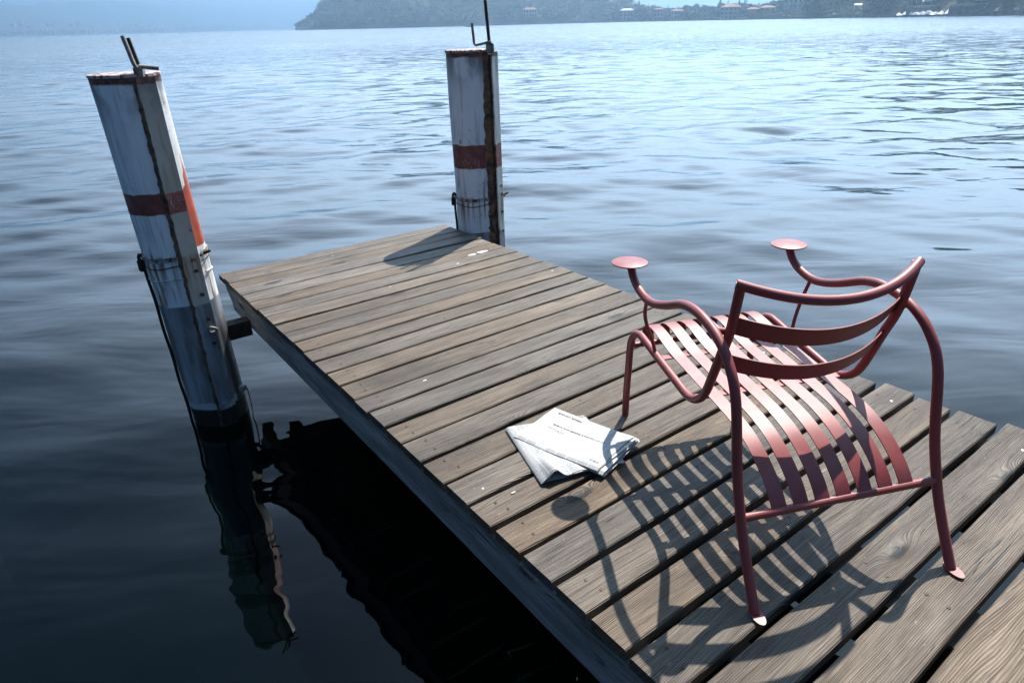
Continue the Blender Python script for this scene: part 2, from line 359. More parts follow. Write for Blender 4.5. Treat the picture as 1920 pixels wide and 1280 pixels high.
def paper_mat(name, cols, lines, tone, pic=False):
    """newsprint: grey columns of tiny text lines in object x,y (metres), x along the lines"""
    m, nt, b = newmat(name); n = N(nt); o = n.obj(); x, y, z = n.sep(o)
    W = cols
    fx = n.math('FRACT', n.math('MULTIPLY', x, 1 / W)); fy = n.math('FRACT', n.math('MULTIPLY', y, 1 / lines))
    inx = n.math('MULTIPLY', n.mapr(fx, .04, .06), n.mapr(fx, .96, .94)); iny = n.mapr(fy, .45, .55)
    word = n.mapr(n.noise(n.comb(n.math('MULTIPLY', x, 420), n.math('MULTIPLY', n.math('FLOOR', n.math('MULTIPLY', y, 1 / lines)), 7.3), 0.0), 1.0, 2), .40, .50)
    t = n.math('MULTIPLY', n.math('MULTIPLY', inx, iny), word)
    blk = n.mapr(n.noise(n.comb(n.math('MULTIPLY', n.math('FLOOR', n.math('MULTIPLY', x, 1 / W)), 3.7), n.math('MULTIPLY', n.math('FLOOR', n.math('MULTIPLY', y, 1 / .05)), 5.1), 1.0), 1.0, 0), .36, .38)
    t = n.math('MAXIMUM', n.math('MULTIPLY', t, blk), n.math('MULTIPLY', n.math('MULTIPLY', inx, blk), n.mapr(n.noise(n.comb(n.math('MULTIPLY', x, 60), n.math('MULTIPLY', y, 240), 0.0), 1.0, 2), .3, .7, .22, .48)))
    paper = n.mix(n.mapr(n.noise(o, 12, 3), .3, .7), rgb(.50, .50, .49), rgb(.56, .555, .53))
    c = n.mix(n.math('MULTIPLY', t, tone), paper, rgb(.12, .12, .13))
    if pic:
        bx = n.math('MULTIPLY', n.math('MULTIPLY', n.mapr(x, -.085, -.083), n.mapr(x, .02, .018)), n.math('MULTIPLY', n.mapr(y, -.12, -.118), n.mapr(y, -.035, -.037)))
        ss = n.math('SINE', n.math('MULTIPLY', n.math('ADD', x, n.math('MULTIPLY', n.math('ABSOLUTE', n.math('ADD', y, .08)), .9)), 620))
        c = n.mix(n.math('MULTIPLY', bx, .8), c, n.mix(n.mapr(ss, -.2, .2), rgb(.30, .31, .33), rgb(.62, .62, .63)))
    nt.links.new(c, b.inputs['Base Color']); b.inputs['Roughness'].default_value = .85; b.inputs['Specular IOR Level'].default_value = .1
    nt.links.new(n.bump(n.noise(o, 9, 3), .35, .01), b.inputs['Normal'])
    return m
M_paper = paper_mat('newsprint_page', .042, .0040, .55)
M_paper2 = paper_mat('newsprint_photo_page', .036, .0032, .8, True)
M_ink = simple('printing_ink', (.05, .05, .055), .7, .1)

def leaf_mat(name, a, b_):
    m, nt, b = newmat(name); n = N(nt)
    f = n.noise(n.pos(), .35, 4, .6); c = n.mix(n.mapr(f, .35, .65), rgb(*a), rgb(*b_))
    nt.links.new(c, b.inputs['Base Color']); b.inputs['Roughness'].default_value = .7
    b.inputs['Specular IOR Level'].default_value = .2; return m
M_leaf = [leaf_mat('dark_foliage', (.020, .038, .018), (.045, .075, .030)), leaf_mat('mid_foliage', (.030, .055, .022), (.065, .10, .038)), leaf_mat('olive_foliage', (.045, .065, .028), (.085, .11, .05))]
M_trunk = simple('tree_bark', (.06, .045, .035), .9, .3, 2)
M_land = leaf_mat('wooded_ground', (.014, .022, .012), (.032, .042, .022))
M_mount = leaf_mat('mountain_slope', (.030, .045, .030), (.06, .07, .045))
def wall_mat(name, col): return simple(name, col, .85, .12, .5)
WALLS = {k: wall_mat('render_' + k, c) for k, c in dict(cream=(.55, .48, .36), ochre=(.48, .34, .19), pink=(.50, .33, .27), white=(.68, .67, .63), grey=(.36, .38, .37), green=(.33, .40, .33), stone=(.30, .28, .25)).items()}
M_roof = simple('terracotta_roof_tiles', (.30, .13, .085), .85, .3, .8)
M_slate = simple('pale_flat_roof', (.55, .55, .54), .7, .15, .5)
M_win = simple('dark_window_glass', (.02, .023, .028), .2, .2, 1)
M_shore = simple('grey_lakeside_wall', (.20, .19, .17), .9, .35, .4)
M_cover = simple('white_boat_cover', (.78, .80, .82), .6, .08, 2)
M_hull = simple('dark_boat_hull', (.05, .06, .08), .4, .2, 2)

# ------------------------------------------------------------------ water: one sheet to the horizon
def build_water():
    rs = [0.35]
    while rs[-1] < 70: rs.append(rs[-1] * 1.0062)
    while rs[-1] < 12500: rs.append(rs[-1] * 1.035)
    rs = np.array(rs)
    th = np.concatenate([np.arange(-46, 46.001, .24), np.arange(49, 314, 4.0)])
    T = np.radians(th); nr, na = len(rs), len(T)
    X = rs[:, None] * np.sin(T)[None]; Y = rs[:, None] * np.cos(T)[None]
    Z = np.zeros_like(X); rg = np.random.RandomState(11)
    sp = np.maximum(rs * .0062, rs * np.radians(.24))[:, None] * np.ones((1, na))
    front = (th <= 46)[None, :] * np.ones((nr, 1))
    for i in range(64):
        lam = .32 * (3.4 / .32) ** (rg.rand() ** .8)
        k = 2 * np.pi / lam; dirn = np.radians(-90 + rg.randn() * 24 + (12 if i % 3 else -30))
        amp = .0019 * lam ** 1.1 * (0.5 + rg.rand())
        ph = rg.rand() * 6.28
        w = np.clip((lam / sp - 3) / 3, 0, 1)
        # calmer close to the dock
        Z += amp * w * np.sin(k * (X * np.cos(dirn) + Y * np.sin(dirn)) + ph + .8 * np.sin(.35 * X + i) )
    calm = .26 + .74 * np.clip((rs - 3.0) / 10, 0, 1)[:, None]
    fade = np.clip((70 - rs) / 30, 0, 1)[:, None]
    Z *= calm * fade * np.where(front > 0, 1, .0)
    V = np.stack([X, Y, Z], -1).reshape(-1, 3)
    V = np.vstack([V, [[0, 0, 0]]])
    i = np.arange(nr - 1)[:, None]; j = np.arange(na)[None]
    j2 = (j + 1) % na
    F = np.stack([i * na + j, (i + 1) * na + j, (i + 1) * na + j2, i * na + j2], -1).reshape(-1, 4)
    me = bpy.data.meshes.new('water')
    nv, nf = len(V), len(F)
    me.vertices.add(nv); me.vertices.foreach_set('co', V.astype(np.float32).ravel())
    tri = np.stack([np.full(na, nv - 1), np.arange(na), (np.arange(na) + 1) % na], -1)
    loops = np.concatenate([F[:, ::-1].ravel(), tri[:, ::-1].ravel()])
    me.loops.add(len(loops)); me.loops.foreach_set('vertex_index', loops.astype(np.int32))
    me.polygons.add(nf + na)
    ls = np.concatenate([np.arange(nf) * 4, nf * 4 + np.arange(na) * 3])
    me.polygons.foreach_set('loop_start', ls.astype(np.int32))
    me.polygons.foreach_set('use_smooth', np.ones(nf + na, bool))
    me.materials.append(M_water); me.update(calc_edges=True); me.validate()
    o = bpy.data.objects.new('water', me); COL.objects.link(o); tag(o, kind='structure')
    if me.polygons[10].normal.z < 0: me.flip_normals()
    return o
build_water()

# ------------------------------------------------------------------ dock (frame of its own, a degree out of level)
S = 1.27
MD = Matrix(((0.810281086649525, -0.5858846965463794, -0.013552969077732223, 0), (0.5860326868352846, 0.8101786325027529, 0.013276799184533433, 0),
             (0.0032016524924116012, -0.01870042215369022, 0.999820005617307, CAM_H - S), (0, 0, 0, 1)))
dock = empty('dock', MD)
tag(dock, 'weathered grey wooden plank jetty reaching out over the lake', 'jetty')
U0, U1 = .789, 2.411
GAPS = [4.162, 4.043, 3.928, 3.81, 3.664, 3.52, 3.384, 3.245, 3.115, 2.98, 2.84, 2.707, 2.581, 2.442, 2.303, 2.151, 2.031, 1.893, 1.764, 1.622, 1.475, 1.341, 1.212, 1.08, .939, .81, .679, .538]
GAPS += [.398, .252, .105, -.03, -.172, -.31, -.452, -.59, -.73, -.87, -1.01]
TH = .034
mb = MB(); pid = []
screws = []
for k in range(len(GAPS) - 1):
    hi, lo = GAPS[k], GAPS[k + 1]
    t_ = k / 27
    g = .0046 + .0052 * min(1.15, t_) ** 1.0 + rnd.uniform(-.001, .0015)
    if k < 3: g = .003
    a = U0 + rnd.uniform(-.004, .004); b_ = U1 + rnd.uniform(-.008, .008)
    if k >= 24: b_ = U1 + rnd.uniform(0, .03)
    if k >= 27: b_ = U1 + .055 + rnd.uniform(0, .02)
    zt = rnd.uniform(-.0025, .0015)
    y1, y0 = hi - g, lo + g
    skew = rnd.uniform(-.003, .003)
    # plank with a slightly wandering edge, worn arrises
    nx = 26; bev = .004; us = [a + (b_ - a) * i / nx for i in range(nx + 1)]
    V = []; F = []
    ph1, ph2 = rnd.uniform(0, 6), rnd.uniform(0, 6)
    for i, u in enumerate(us):
        e0 = .0012 * math.sin(u * 9 + ph1) + rnd.uniform(-.0006, .0006); e1 = .0012 * math.sin(u * 7 + ph2) + rnd.uniform(-.0006, .0006)
        zc = zt + .0012 * math.sin(u * 3 + ph1)
        ya, yb = y0 + e0 + skew * (u - 1.6), y1 + e1 + skew * (u - 1.6)
        V += [(u, ya, zc - TH), (u, ya, zc - bev), (u, ya + bev, zc), (u, (ya + yb) / 2, zc - .0006), (u, yb - bev, zc), (u, yb, zc - bev), (u, yb, zc - TH)]
    for i in range(nx):
        for j in range(7):
            j2 = (j + 1) % 7
            F.append((i * 7 + j, i * 7 + j2, (i + 1) * 7 + j2, (i + 1) * 7 + j))
    F.append(tuple(range(6, -1, -1))); F.append(tuple(nx * 7 + j for j in range(7)))
    mb.add(V, F, 0); pid += [(k * .6180339 % 1.0) * 10 + .3] * len(V)
    for u in (U0 + .075, 1.47, U1 - .085):
        for dy in (.28, .74):
            screws.append((u + rnd.uniform(-.012, .012), y0 + (y1 - y0) * dy + rnd.uniform(-.006, .006), zt))
for (u, v, z) in screws:
    r = .0050; n0 = len(mb.v)
    V = [(u + r * math.cos(t * math.pi / 4), v + r * math.sin(t * math.pi / 4), z + .0006) for t in range(8)] + [(u, v, z + .0012)]
    mb.add(V, [(i, (i + 1) % 8, 8) for i in range(8)], 1 if rnd.random() < .96 else 2); pid += [0] * 9
M_screw = simple('rusty_screw_heads', (.045, .025, .018), .6, .4, 40, .4)
M_screw2 = simple('bright_screw_heads', (.6, .6, .58), .4, .2, 40, .5)
deck = mb.build('decking', parent=dock, mats=[M_wood, M_screw, M_screw2])
at = deck.data.attributes.new('pid', 'FLOAT', 'POINT'); at.data.foreach_set('value', pid)

# fascia beam on the left, right beam, middle stringer, end joist
VE = -1.0
mb = MB(); mb.box(U0 + .022, U0 + .085, VE, 4.075, -.225, -TH - .003, bev=.004)
o = mb.build('fascia_beam', M_beam, dock)
# bevelled nose at far end: an extra sloping block
mb = MB(); mb.add([(U0 + .022, 4.075, -TH - .003), (U0 + .085, 4.075, -TH - .003), (U0 + .085, 4.155, -TH - .003), (U0 + .022, 4.155, -TH - .003),
                   (U0 + .022, 4.075, -.17), (U0 + .085, 4.075, -.17), (U0 + .085, 4.155, -.10), (U0 + .022, 4.155, -.10)],
                  [(0, 1, 2, 3), (7, 6, 5, 4), (0, 3, 7, 4), (1, 5, 6, 2), (3, 2, 6, 7), (0, 4, 5, 1)])
mb.build('beam_nose', M_beam, dock)
mb = MB(); mb.box(U1 - .10, U1 - .035, VE, 4.1, -.225, -TH - .003, bev=.004); mb.build('fascia_beam', M_beam, dock)
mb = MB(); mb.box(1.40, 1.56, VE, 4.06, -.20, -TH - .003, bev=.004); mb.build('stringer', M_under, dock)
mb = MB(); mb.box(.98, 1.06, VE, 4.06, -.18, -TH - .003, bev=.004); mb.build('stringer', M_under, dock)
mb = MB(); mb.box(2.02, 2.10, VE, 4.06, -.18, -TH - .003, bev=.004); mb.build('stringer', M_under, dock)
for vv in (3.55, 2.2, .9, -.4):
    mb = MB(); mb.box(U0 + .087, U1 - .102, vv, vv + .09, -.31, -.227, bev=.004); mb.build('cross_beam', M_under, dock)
# steel bracket that reaches for the pole
mb = MB()
mb.box(.585, U0 + .02, 3.70, 3.78, -.178, -.170); mb.box(.585, U0 + .02, 3.70, 3.707, -.262, -.178); mb.box(.585, U0 + .02, 3.773, 3.78, -.262, -.178)
mb.build('pole_bracket', M_darkrust, dock)
mb = MB(); mb.box(.583, .606, 3.702, 3.75, -.1695, -.166); mb.build('bracket_end_plate', simple('orange_primer', (.5, .22, .07), .6, .3, 30), dock)
# bird droppings on the deck near the far pole
M_drop = simple('bird_dropping_white', (.62, .62, .60), .8, .1, 40)
for (u, v, r) in ((2.155, 3.39, .026), (2.235, 3.395, .034), (1.99, 3.30, .014), (1.08, 2.11, .008), (.93, 1.30, .006), (1.13, .86, .005)):
    n_ = 11; mb = MB(); V = [(u + r * (1 + .4 * rnd.random()) * math.cos(i * 6.283 / n_), v + .45 * r * (1 + .4 * rnd.random()) * math.sin(i * 6.283 / n_), .0012) for i in range(n_)] + [(u, v, .003)]
    mb.add(V, [(i, (i + 1) % n_, n_) for i in range(n_)]); mb.build('bird_dropping', M_drop, dock)

# ------------------------------------------------------------------ chair
CX, CY, CPH = 1.35773, .461407, 1.1621738
MC = MD @ Matrix.Translation((CX, CY, .0015)) @ Matrix.Rotation(CPH - math.pi / 2, 4, 'Z')
chair = empty('armchair', MC)
tag(chair, 'dusty red tubular steel armchair with slatted seat and round disc armrests standing on the jetty', 'chair')
RT = .0125
def C3(s, t, z): return Vector((s * S, t * S, z * S))
A = [(.6525, .4785), (.6455, .4685), (.6285, .4500), (.5985, .4345), (.5500, .4252), (.504, .4305), (.4537, .4465), (.416, .462), (.3808, .4768), (.3464, .485), (.3127, .4868), (.2733, .4822), (.2375, .4725), (.2059, .4563), (.1829, .4374), (.1608, .4111), (.1443, .3754), (.1325, .3311), (.1215, .2792), (.1080, .2281), (.091, .1793), (.0717, .1315), (.0492, .0863), (.0252, .0426), (.001, .001)]
B = [(.7275, .0005), (.7151, .09), (.7086, .16), (.7045, .215), (.6975, .2465), (.677, .274), (.647, .2865), (.612, .2848), (.5504, .2765), (.4863, .2685), (.4291, .2615), (.3886, .2570), (.3610, .2590), (.338, .2689), (.3160, .2867), (.299, .3132), (.2816, .3569), (.2653, .4000), (.2340, .4822), (.2230, .5350)]
B[-3:] = [(.2610, .4111), (.2380, .4720), (.2190, .5760)]
for sgn in (-1, 1):
    s = .2168 * sgn
    mb = MB(); mb.tube(catmull([C3(s, t, z) for t, z in A], 6), RT, 16)
    arm = mb.build('arm_tube', M_chair, chair, auto=50)
    mb = MB(); c = C3(.2178 * sgn, .655, .4819)
    prof = [(0, -.003), (.054, -.003), (.0565, -.0015), (.057, 0), (.0565, .0012), (.055, .002), (0, .0022)]
    V = []; F = []; ns = 56
    for (r, z) in prof[1:-1]:
        V += [(c.x + r * math.cos(6.28318 * i / ns), c.y + r * math.sin(6.28318 * i / ns), c.z + z) for i in range(ns)]
    for j in range(len(prof) - 3):
        F += [(j * ns + i, j * ns + (i + 1) % ns, (j + 1) * ns + (i + 1) % ns, (j + 1) * ns + i) for i in range(ns)]
    F += [tuple(range(ns - 1, -1, -1)), tuple((len(prof) - 3) * ns + i for i in range(ns))]
    mb.add(V, F); mb.build('armrest_disc', M_chair, arm, auto=40)
    # flattened foot tab behind the rear leg
    mb = MB(); V = []
    for zz in (0, .0035):
        for i in range(20):
            th = 6.28318 * i / 20; V.append((s * S + .0155 * math.cos(th), -.008 + .030 * math.sin(th), zz))
    F = [tuple(range(19, -1, -1)), tuple(range(20, 40))] + [(i, (i + 1) % 20, 20 + (i + 1) % 20, 20 + i) for i in range(20)]
    mb.add(V, F); mb.build('foot_tab', M_chair, arm)
    # front leg, seat rail and back post in one bent tube
    pts = [C3((.1815 if i == 0 else .1858) * sgn, t, z) for i, (t, z) in enumerate(B)]
    mb = MB(); mb.tube(catmull(pts, 6), RT * .98, 16); mb.build('side_frame', M_chair, chair, auto=50)
    # thin strut between arm and seat rail
    st = catmull([C3(.2160 * sgn, .549, .420), C3(.214 * sgn, .560, .385), C3(.206 * sgn, .562, .350), C3(.194 * sgn, .556, .315), C3(.187 * sgn, .5500, .284)], 6)
    mb = MB(); mb.tube(st, .0058, 10); mb.build('strut', M_chair, chair, smooth=True)
    # stub joining back post to arm
    mb = MB(); mb.tube([C3(.187 * sgn, .247, .4690), C3(.2165 * sgn, .250, .4735)], .0095, 12); mb.build('arm_joint', M_chair, chair, auto=50)
def bulge(s, s0, d): return d * (1 - (s / s0) ** 2)
mb = MB(); s0 = .188
P_ = []
for i in range(33):
    s = -s0 - .006 + (2 * s0 + .012) * i / 32
    P_.append(C3(s, .2194 + bulge(s, s0, -.0584), .5723 + bulge(s, s0, -.0284)))
mb.tube(P_, RT, 16); mb.build('top_rail', M_chair, chair, auto=50)
def strip(center, wdir, half, thick, name, parent, mbx=None):
    """flat strip swept along centre points; wdir: width direction at each point"""
    V = []; F = []; n_ = len(center)
    for i in range(n_):
        t = (center[min(i + 1, n_ - 1)] - center[max(i - 1, 0)]).normalized()
        w = (wdir[i] - t * wdir[i].dot(t)).normalized(); nn = t.cross(w).normalized()
        V += [center[i] + w * half - nn * thick / 2, center[i] + w * half + nn * thick / 2, center[i] - w * half + nn * thick / 2, center[i] - w * half - nn * thick / 2]
    for i in range(n_ - 1):
        for j in range(4):
            j2 = (j + 1) % 4; F.append((i * 4 + j, (i + 1) * 4 + j, (i + 1) * 4 + j2, i * 4 + j2))
    F += [(0, 1, 2, 3), tuple((n_ - 1) * 4 + j for j in (3, 2, 1, 0))]
    (mbx).add(V, F)
pd = Vector((0, -.37, .93)).normalized()
for (t0, z0, half, dt, dz) in ((.2415, .486, .0275, -.0560, -.0262), (.268, .399, .0268, -.0560, -.0262)):
    cs = []; s0 = .1845
    for i in range(29):
        s = -s0 + 2 * s0 * i / 28; cs.append(C3(s, t0 + bulge(s, s0, dt), z0 + bulge(s, s0, dz)))
    mb = MB(); strip(cs, [pd] * 29, half, .003, 'x', None, mb); mb.build('backrest_slat', M_chair, chair, auto=40)
mb = MB(); mb.tube([C3(-.2168, .083, .1573), C3(.2168, .083, .1573)], .0105, 14); mb.build('rear_crossbar', M_chair, chair, auto=50)
mb = MB(); mb.tube([C3(-.186, .680, .2420), C3(.186, .680, .2420)], .0095, 14); mb.build('front_crossbar', M_chair, chair, auto=50)
SEAT = [(.686, .236), (.698, .250), (.703, .266), (.698, .281), (.682, .2925), (.655, .2975), (.620, .2945), (.575, .2855), (.5238, .2778), (.4458, .2725), (.3896, .2685), (.3366, .2655), (.2917, .2625), (.25, .2580), (.205, .2480), (.165, .2320), (.130, .2110), (.104, .1900), (.088, .172), (.0785, .158)]
sp = [Vector((0, t * S, z * S)) for t, z in SEAT]; spc = catmull(sp, 5)
mb = MB()
for k in range(7):
    s = (.003 + (k - 3) * .0467) * S
    strip([p + Vector((s, 0, 0)) for p in spc], [Vector((1, 0, 0))] * len(spc), .0198, .003, 'x', None, mb)
mb.build('seat', M_chair, chair, auto=35)
for (t, z) in ((.355, .2625), (.53, .2745)):
    mb = MB(); strip([C3(-.184, t, z), C3(.184, t, z)], [Vector((0, 1, 0))] * 2, .013, .004, 'x', None, mb); mb.build('seat_support_strip', M_chair, chair, auto=40)

# ------------------------------------------------------------------ newspapers
def DK(u, v, z=0): return Vector((u, v, z))
def sheet(name, mat, parent, W, H, T, zf, seg=(26, 20), thick=.0009, edge=None):
    V = []; F = []; nx, ny = seg
    for j in range(ny + 1):
        for i in range(nx + 1):
            x = -W / 2 + W * i / nx; y = -H / 2 + H * j / ny
            px, py, pz = zf(x, y); V.append((px, py, pz))
    for j in range(ny):
        for i in range(nx):
            a = j * (nx + 1) + i; F.append((a, a + 1, a + nx + 2, a + nx + 1))
    # underside
    n0 = len(V); V += [(p[0], p[1], p[2] - thick) for p in V]
    F += [tuple(n0 + q for q in reversed(f)) for f in list(F)]
    bl = [i for i in range(nx + 1)] + [j * (nx + 1) + nx for j in range(1, ny + 1)] + [ny * (nx + 1) + i for i in range(nx - 1, -1, -1)] + [j * (nx + 1) for j in range(ny - 1, 0, -1)]
    for a, b2 in zip(bl, bl[1:] + bl[:1]): F.append((b2, a, n0 + a, n0 + b2))
    return mesh_obj(name, V, F, mat, parent, smooth=False)
# top newspaper: corners on the deck (u,v): far (1.369,1.616), right (1.424,1.256), near (1.205,1.218), left (1.129,1.548)
def news_root(cx, cy, cz, ang, label):
    M_ = MD @ Matrix.Translation((cx, cy, cz)) @ Matrix.Rotation(ang, 4, 'Z')
    e = empty('newspaper', M_); tag(e, label, 'newspaper'); return e
# local x = reading direction of the (upside-down) lines, from right end of the picture to the left
d = Vector((1.129 - 1.205, 1.548 - 1.218)); angA = math.atan2(d.y, d.x)
NA = news_root(1.255, 1.383, .0125, angA, 'folded newspaper lying on top with a headline across its page')
WA, HA = .345, .230
def zA(layer):
    def f(x, y):
        z = layer * .0022 + .0035 * math.sin(x * 9 + layer) * math.sin(y * 11 + 1) + .004 * max(0, -x / WA + .1) * layer * .6
        fold = max(0, (y - (HA / 2 - .018)) / .018)              # rounded folded edge towards the viewer
        z -= .006 * fold * fold * (1 if layer > 1 else .3)
        xx = x * (1 + .02 * math.sin(layer * 3 + y * 20)) - .004 * (3 - layer) * (1 if x < 0 else 0); yy = y - .0015 * (3 - layer)
        lift = .010 * max(0, -x / WA - .32) * 3 * max(0, -y / HA + .2)
        # the far-left corner is dog-eared towards the lower paper
        z += lift
        return xx, yy, z
    return f
NLAY = 5
for L_ in range(NLAY):
    sheet('page', M_paper, NA, WA - .002 * (L_ % 2), HA - .003 * (L_ % 3 == 1), 0, (lambda L2: (lambda x, y: (lambda q: (q[0] + (.006 * math.sin(L2 * 2.1) if x < 0 else 0), q[1], q[2]))(zA(L2)(x, y))))(L_))
def text_mesh(txt, size, x, y, z, parent, bold=False, align='LEFT', warp=None, name='headline'):
    cu = bpy.data.curves.new('t', 'FONT'); cu.body = txt; cu.size = size; cu.align_x = align; cu.extrude = 0
    if bold: cu.offset = size * .03
    ob = bpy.data.objects.new('t', cu); COL.objects.link(ob)
    dg = bpy.context.evaluated_depsgraph_get(); me = bpy.data.meshes.new_from_object(ob.evaluated_get(dg))
    bpy.data.objects.remove(ob)
    for v in me.vertices:
        px, py = v.co.x + x, v.co.y + y
        v.co = (px, py, (warp(px, py)[2] if warp else 0) + z)
    me.materials.clear(); me.materials.append(M_ink)
    o = bpy.data.objects.new(name, me); COL.objects.link(o); o.parent = parent; return o
wz = zA(NLAY - 1)
text_mesh("L'Aquarium novel Insubria la Mongolia storia bugiarda", .0118, -.146, -.026, .0007, NA, True, warp=wz)
text_mesh("Editoria Letteraria", .0138, .036, -.094, .0007, NA, True, warp=wz)
text_mesh("Diego Pessotto editore", .0088, .040, -.001, .0007, NA, False, warp=wz, name='subheading')
text_mesh("Cultura", .0110, -.150, .080, .0007, NA, True, warp=wz, name='subheading')
mbu = MB(); 
for i in range(12):
    xa, xb = .036 + i * .008, .044 + i * .008
    mbu.add([(xa, .0085, wz(xa, .0085)[2] + .0007), (xb, .0085, wz(xb, .0085)[2] + .0007), (xb, .0092, wz(xb, .0092)[2] + .0007), (xa, .0092, wz(xa, .0092)[2] + .0007)], [(0, 1, 2, 3)])
mbu.build('ruled_line', M_ink, NA)
# lower newspaper: left edge along local y, curling front-left corner
NB = news_root(1.200, 1.398, .002, math.atan2(-.078, .256), 'rumpled newspaper underneath, its open corner curling up')
WB, HB = .275, .335
def zB(layer):
    def f(x, y):
        fr = max(0.0, min(1.0, (-y - .02) / .14)); fr = fr * fr * (3 - 2 * fr)
        z = layer * .0024
        if layer >= 3:
            z += .036 * math.exp(-((x + .090) / .027) ** 2) * fr + .005 * math.exp(-((x + .02) / .03) ** 2) * fr
            z += .003 * math.sin(x * 30 + 1) * fr
        edge = max(0, (-x - (WB / 2 - .014)) / .014)
        z -= .007 * edge * edge * (1 if layer > 1 else .2)
        if layer < 3: z += .002 * math.sin(x * 14 + layer) ** 2
        rag = .003 * math.sin(x * 70 + layer * 2) * fr * (1 if layer >= 3 else .3)
        sh = (.006, .0, .010, -.004, -.004)[layer]
        return x + (.004 * layer if x > .1 else 0), y + rag + (sh if y < -.1 else 0) - (.050 * max(0, y / HB + .2) * (x + WB / 2) / WB), z
    return f
for L_ in range(5):
    sheet('page', M_paper2 if L_ == 4 else M_paper, NB, WB, HB, 0, zB(L_), seg=(60, 24), thick=.0008)
text_mesh("L'uomo di Mantova", .020, .0, .12, .001, NB, False, warp=zB(4))

# ------------------------------------------------------------------ mooring poles
M_strap = rust_mat('rusting_painted_band', (.05, .028, .02), (.50, .47, .43), 34)
def pole(name, base, top, label, rail_ang, mat, rmat, rod, zones, strap_z, seed, hose_ang, hose_z0, tw=0.0, out=0.0, slot=.011):
    """base/top: (x,y) of the axis at water level and at ZT; leaning axis is sheared in the mesh"""
    ZT = zones[0]; r = .150
    root = empty(name, loc=(base[0], base[1], 0)); tag(root, label, 'mooring pole')
    lx, ly = (top[0] - base[0]) / ZT, (top[1] - base[1]) / ZT
    sh = Matrix(((1, 0, lx, 0), (0, 1, ly, 0), (0, 0, 1, 0), (0, 0, 0, 1)))
    rg = random.Random(seed)
    def P(a, rr, z): return sh @ Vector((rr * math.cos(a), rr * math.sin(a), z))
    # pipe with a slightly dented skin and one long vertical fold
    V = []; F = []; na = 72; zs = [-.9 + (ZT + .9) * i / 70 for i in range(71)]
    for z in zs:
        for k in range(na):
            a = 2 * math.pi * k / na; da = (a - rail_ang - tw * (z / ZT - 1) + math.pi) % (2 * math.pi) - math.pi
            rr = r + .0022 * math.sin(3 * a + z * 2) + .0015 * math.sin(7 * z + 5 * a)
            if abs(da - .50) < .20: rr = r * math.cos(.20) / math.cos(da - .50) if abs(da - .5) < .2 else rr   # flattened panel beside the rail
            V.append(P(a, rr, z))
    n = len(zs)
    for i in range(n - 1):
        for k in range(na):
            k2 = (k + 1) % na; F.append((i * na + k, i * na + k2, (i + 1) * na + k2, (i + 1) * na + k))
    mesh_pipe = mesh_obj('pipe', V, F, mat, root, smooth=True)
    # cap plate with worn red paint, a touch wider than the pipe
    mb = MB(); V = []; nk = 60
    for (rr, z) in ((r + .001, -.012), (r + .005, -.010), (r + .005, .001), (r + .001, .003)):
        V += [P(2 * math.pi * k / nk, rr + .001 * math.sin(k * 2.3), ZT + z) for k in range(nk)]
    V.append(P(0, 0, ZT + .008)); F = []
    for j in range(3):
        for k in range(nk):
            k2 = (k + 1) % nk; F.append((j * nk + k, j * nk + k2, (j + 1) * nk + k2, (j + 1) * nk + k))
    F += [(3 * nk + k, 3 * nk + (k + 1) % nk, 4 * nk) for k in range(nk)]
    mb.add(V, F)
    mm, nt, bb = newmat(name + '_cap_paint'); nn = N(nt); f = nn.noise(nn.obj(), 26, 4, .6)
    c_ = nn.mix(nn.mapr(f, .42, .5), rgb(.13, .035, .03), rgb(.46, .40, .38)); c_ = nn.mix(nn.mapr(f, .62, .66), c_, rgb(.04, .025, .02))
    nt.links.new(c_, bb.inputs['Base Color']); bb.inputs['Roughness'].default_value = .8
    mb.build('cap', mm, root, auto=40)
    # steel guide rail: web + flange with rust-eaten left edge
    ca, sa = math.cos(rail_ang), math.sin(rail_ang); fr = Vector((ca, sa, 0)); tr = Vector((-sa, ca, 0))
    def Q(n_, t_, z): return sh @ (Matrix.Rotation(tw * (z / ZT - 1), 4, 'Z') @ (fr * (n_ + out) + tr * t_ + Vector((0, 0, z))))
    mb = MB(); nz = 110; half = .044; V = []; F = []
    for i in range(nz + 1):
        z = -.6 + (ZT - .012 + .6) * i / nz
        j1 = .0020 * math.sin(z * 13) + rg.uniform(-.0022, .0022) if 0 < i < nz else 0
        if rg.random() < .07: j1 += rg.uniform(.004, .010)
        for (a_, b_) in ((r + .012, -half + j1), (r + .021, -half + j1), (r + .021, half), (r + .012, half)):
            V.append(Q(a_, b_, z))
    for i in range(nz):
        for j in range(4):
            j2 = (j + 1) % 4; F.append((i * 4 + j, i * 4 + j2, (i + 1) * 4 + j2, (i + 1) * 4 + j))
    F += [(3, 2, 1, 0), tuple(nz * 4 + j for j in range(4))]
    mb.add(V, F); rail = mb.build('guide_rail', rmat, root)
    mb = MB(); V = []; F = []
    for i in range(nz + 1):
        z = -.6 + (ZT - .03 + .6) * i / nz
        for (a_, b_) in ((r - .030 - out, -half - slot + rg.uniform(-.005, .005)), (r + .0118 - out * .8, -half - slot * .4 + rg.uniform(-.004, .003)), (r + .0118, half - .012), (r - .030 - out, half - .012)): V.append(Q(a_, b_, z))
    for i in range(nz):
        for j in range(4):
            j2 = (j + 1) % 4; F.append((i * 4 + j, i * 4 + j2, (i + 1) * 4 + j2, (i + 1) * 4 + j))
    mb.add(V, F); mb.build('rail_web', M_rust, rail)
    # rail bolts
    for zb in (.99, .93, .80, .66, .52):
        mb = MB(); mb.tube([Q(r + .0205, .012, zb), Q(r + .030, .012, zb)], .010, 6); mb.build('bolt', M_rust, rail)
    # straps
    V = []; F = []; a0 = rail_ang + .40
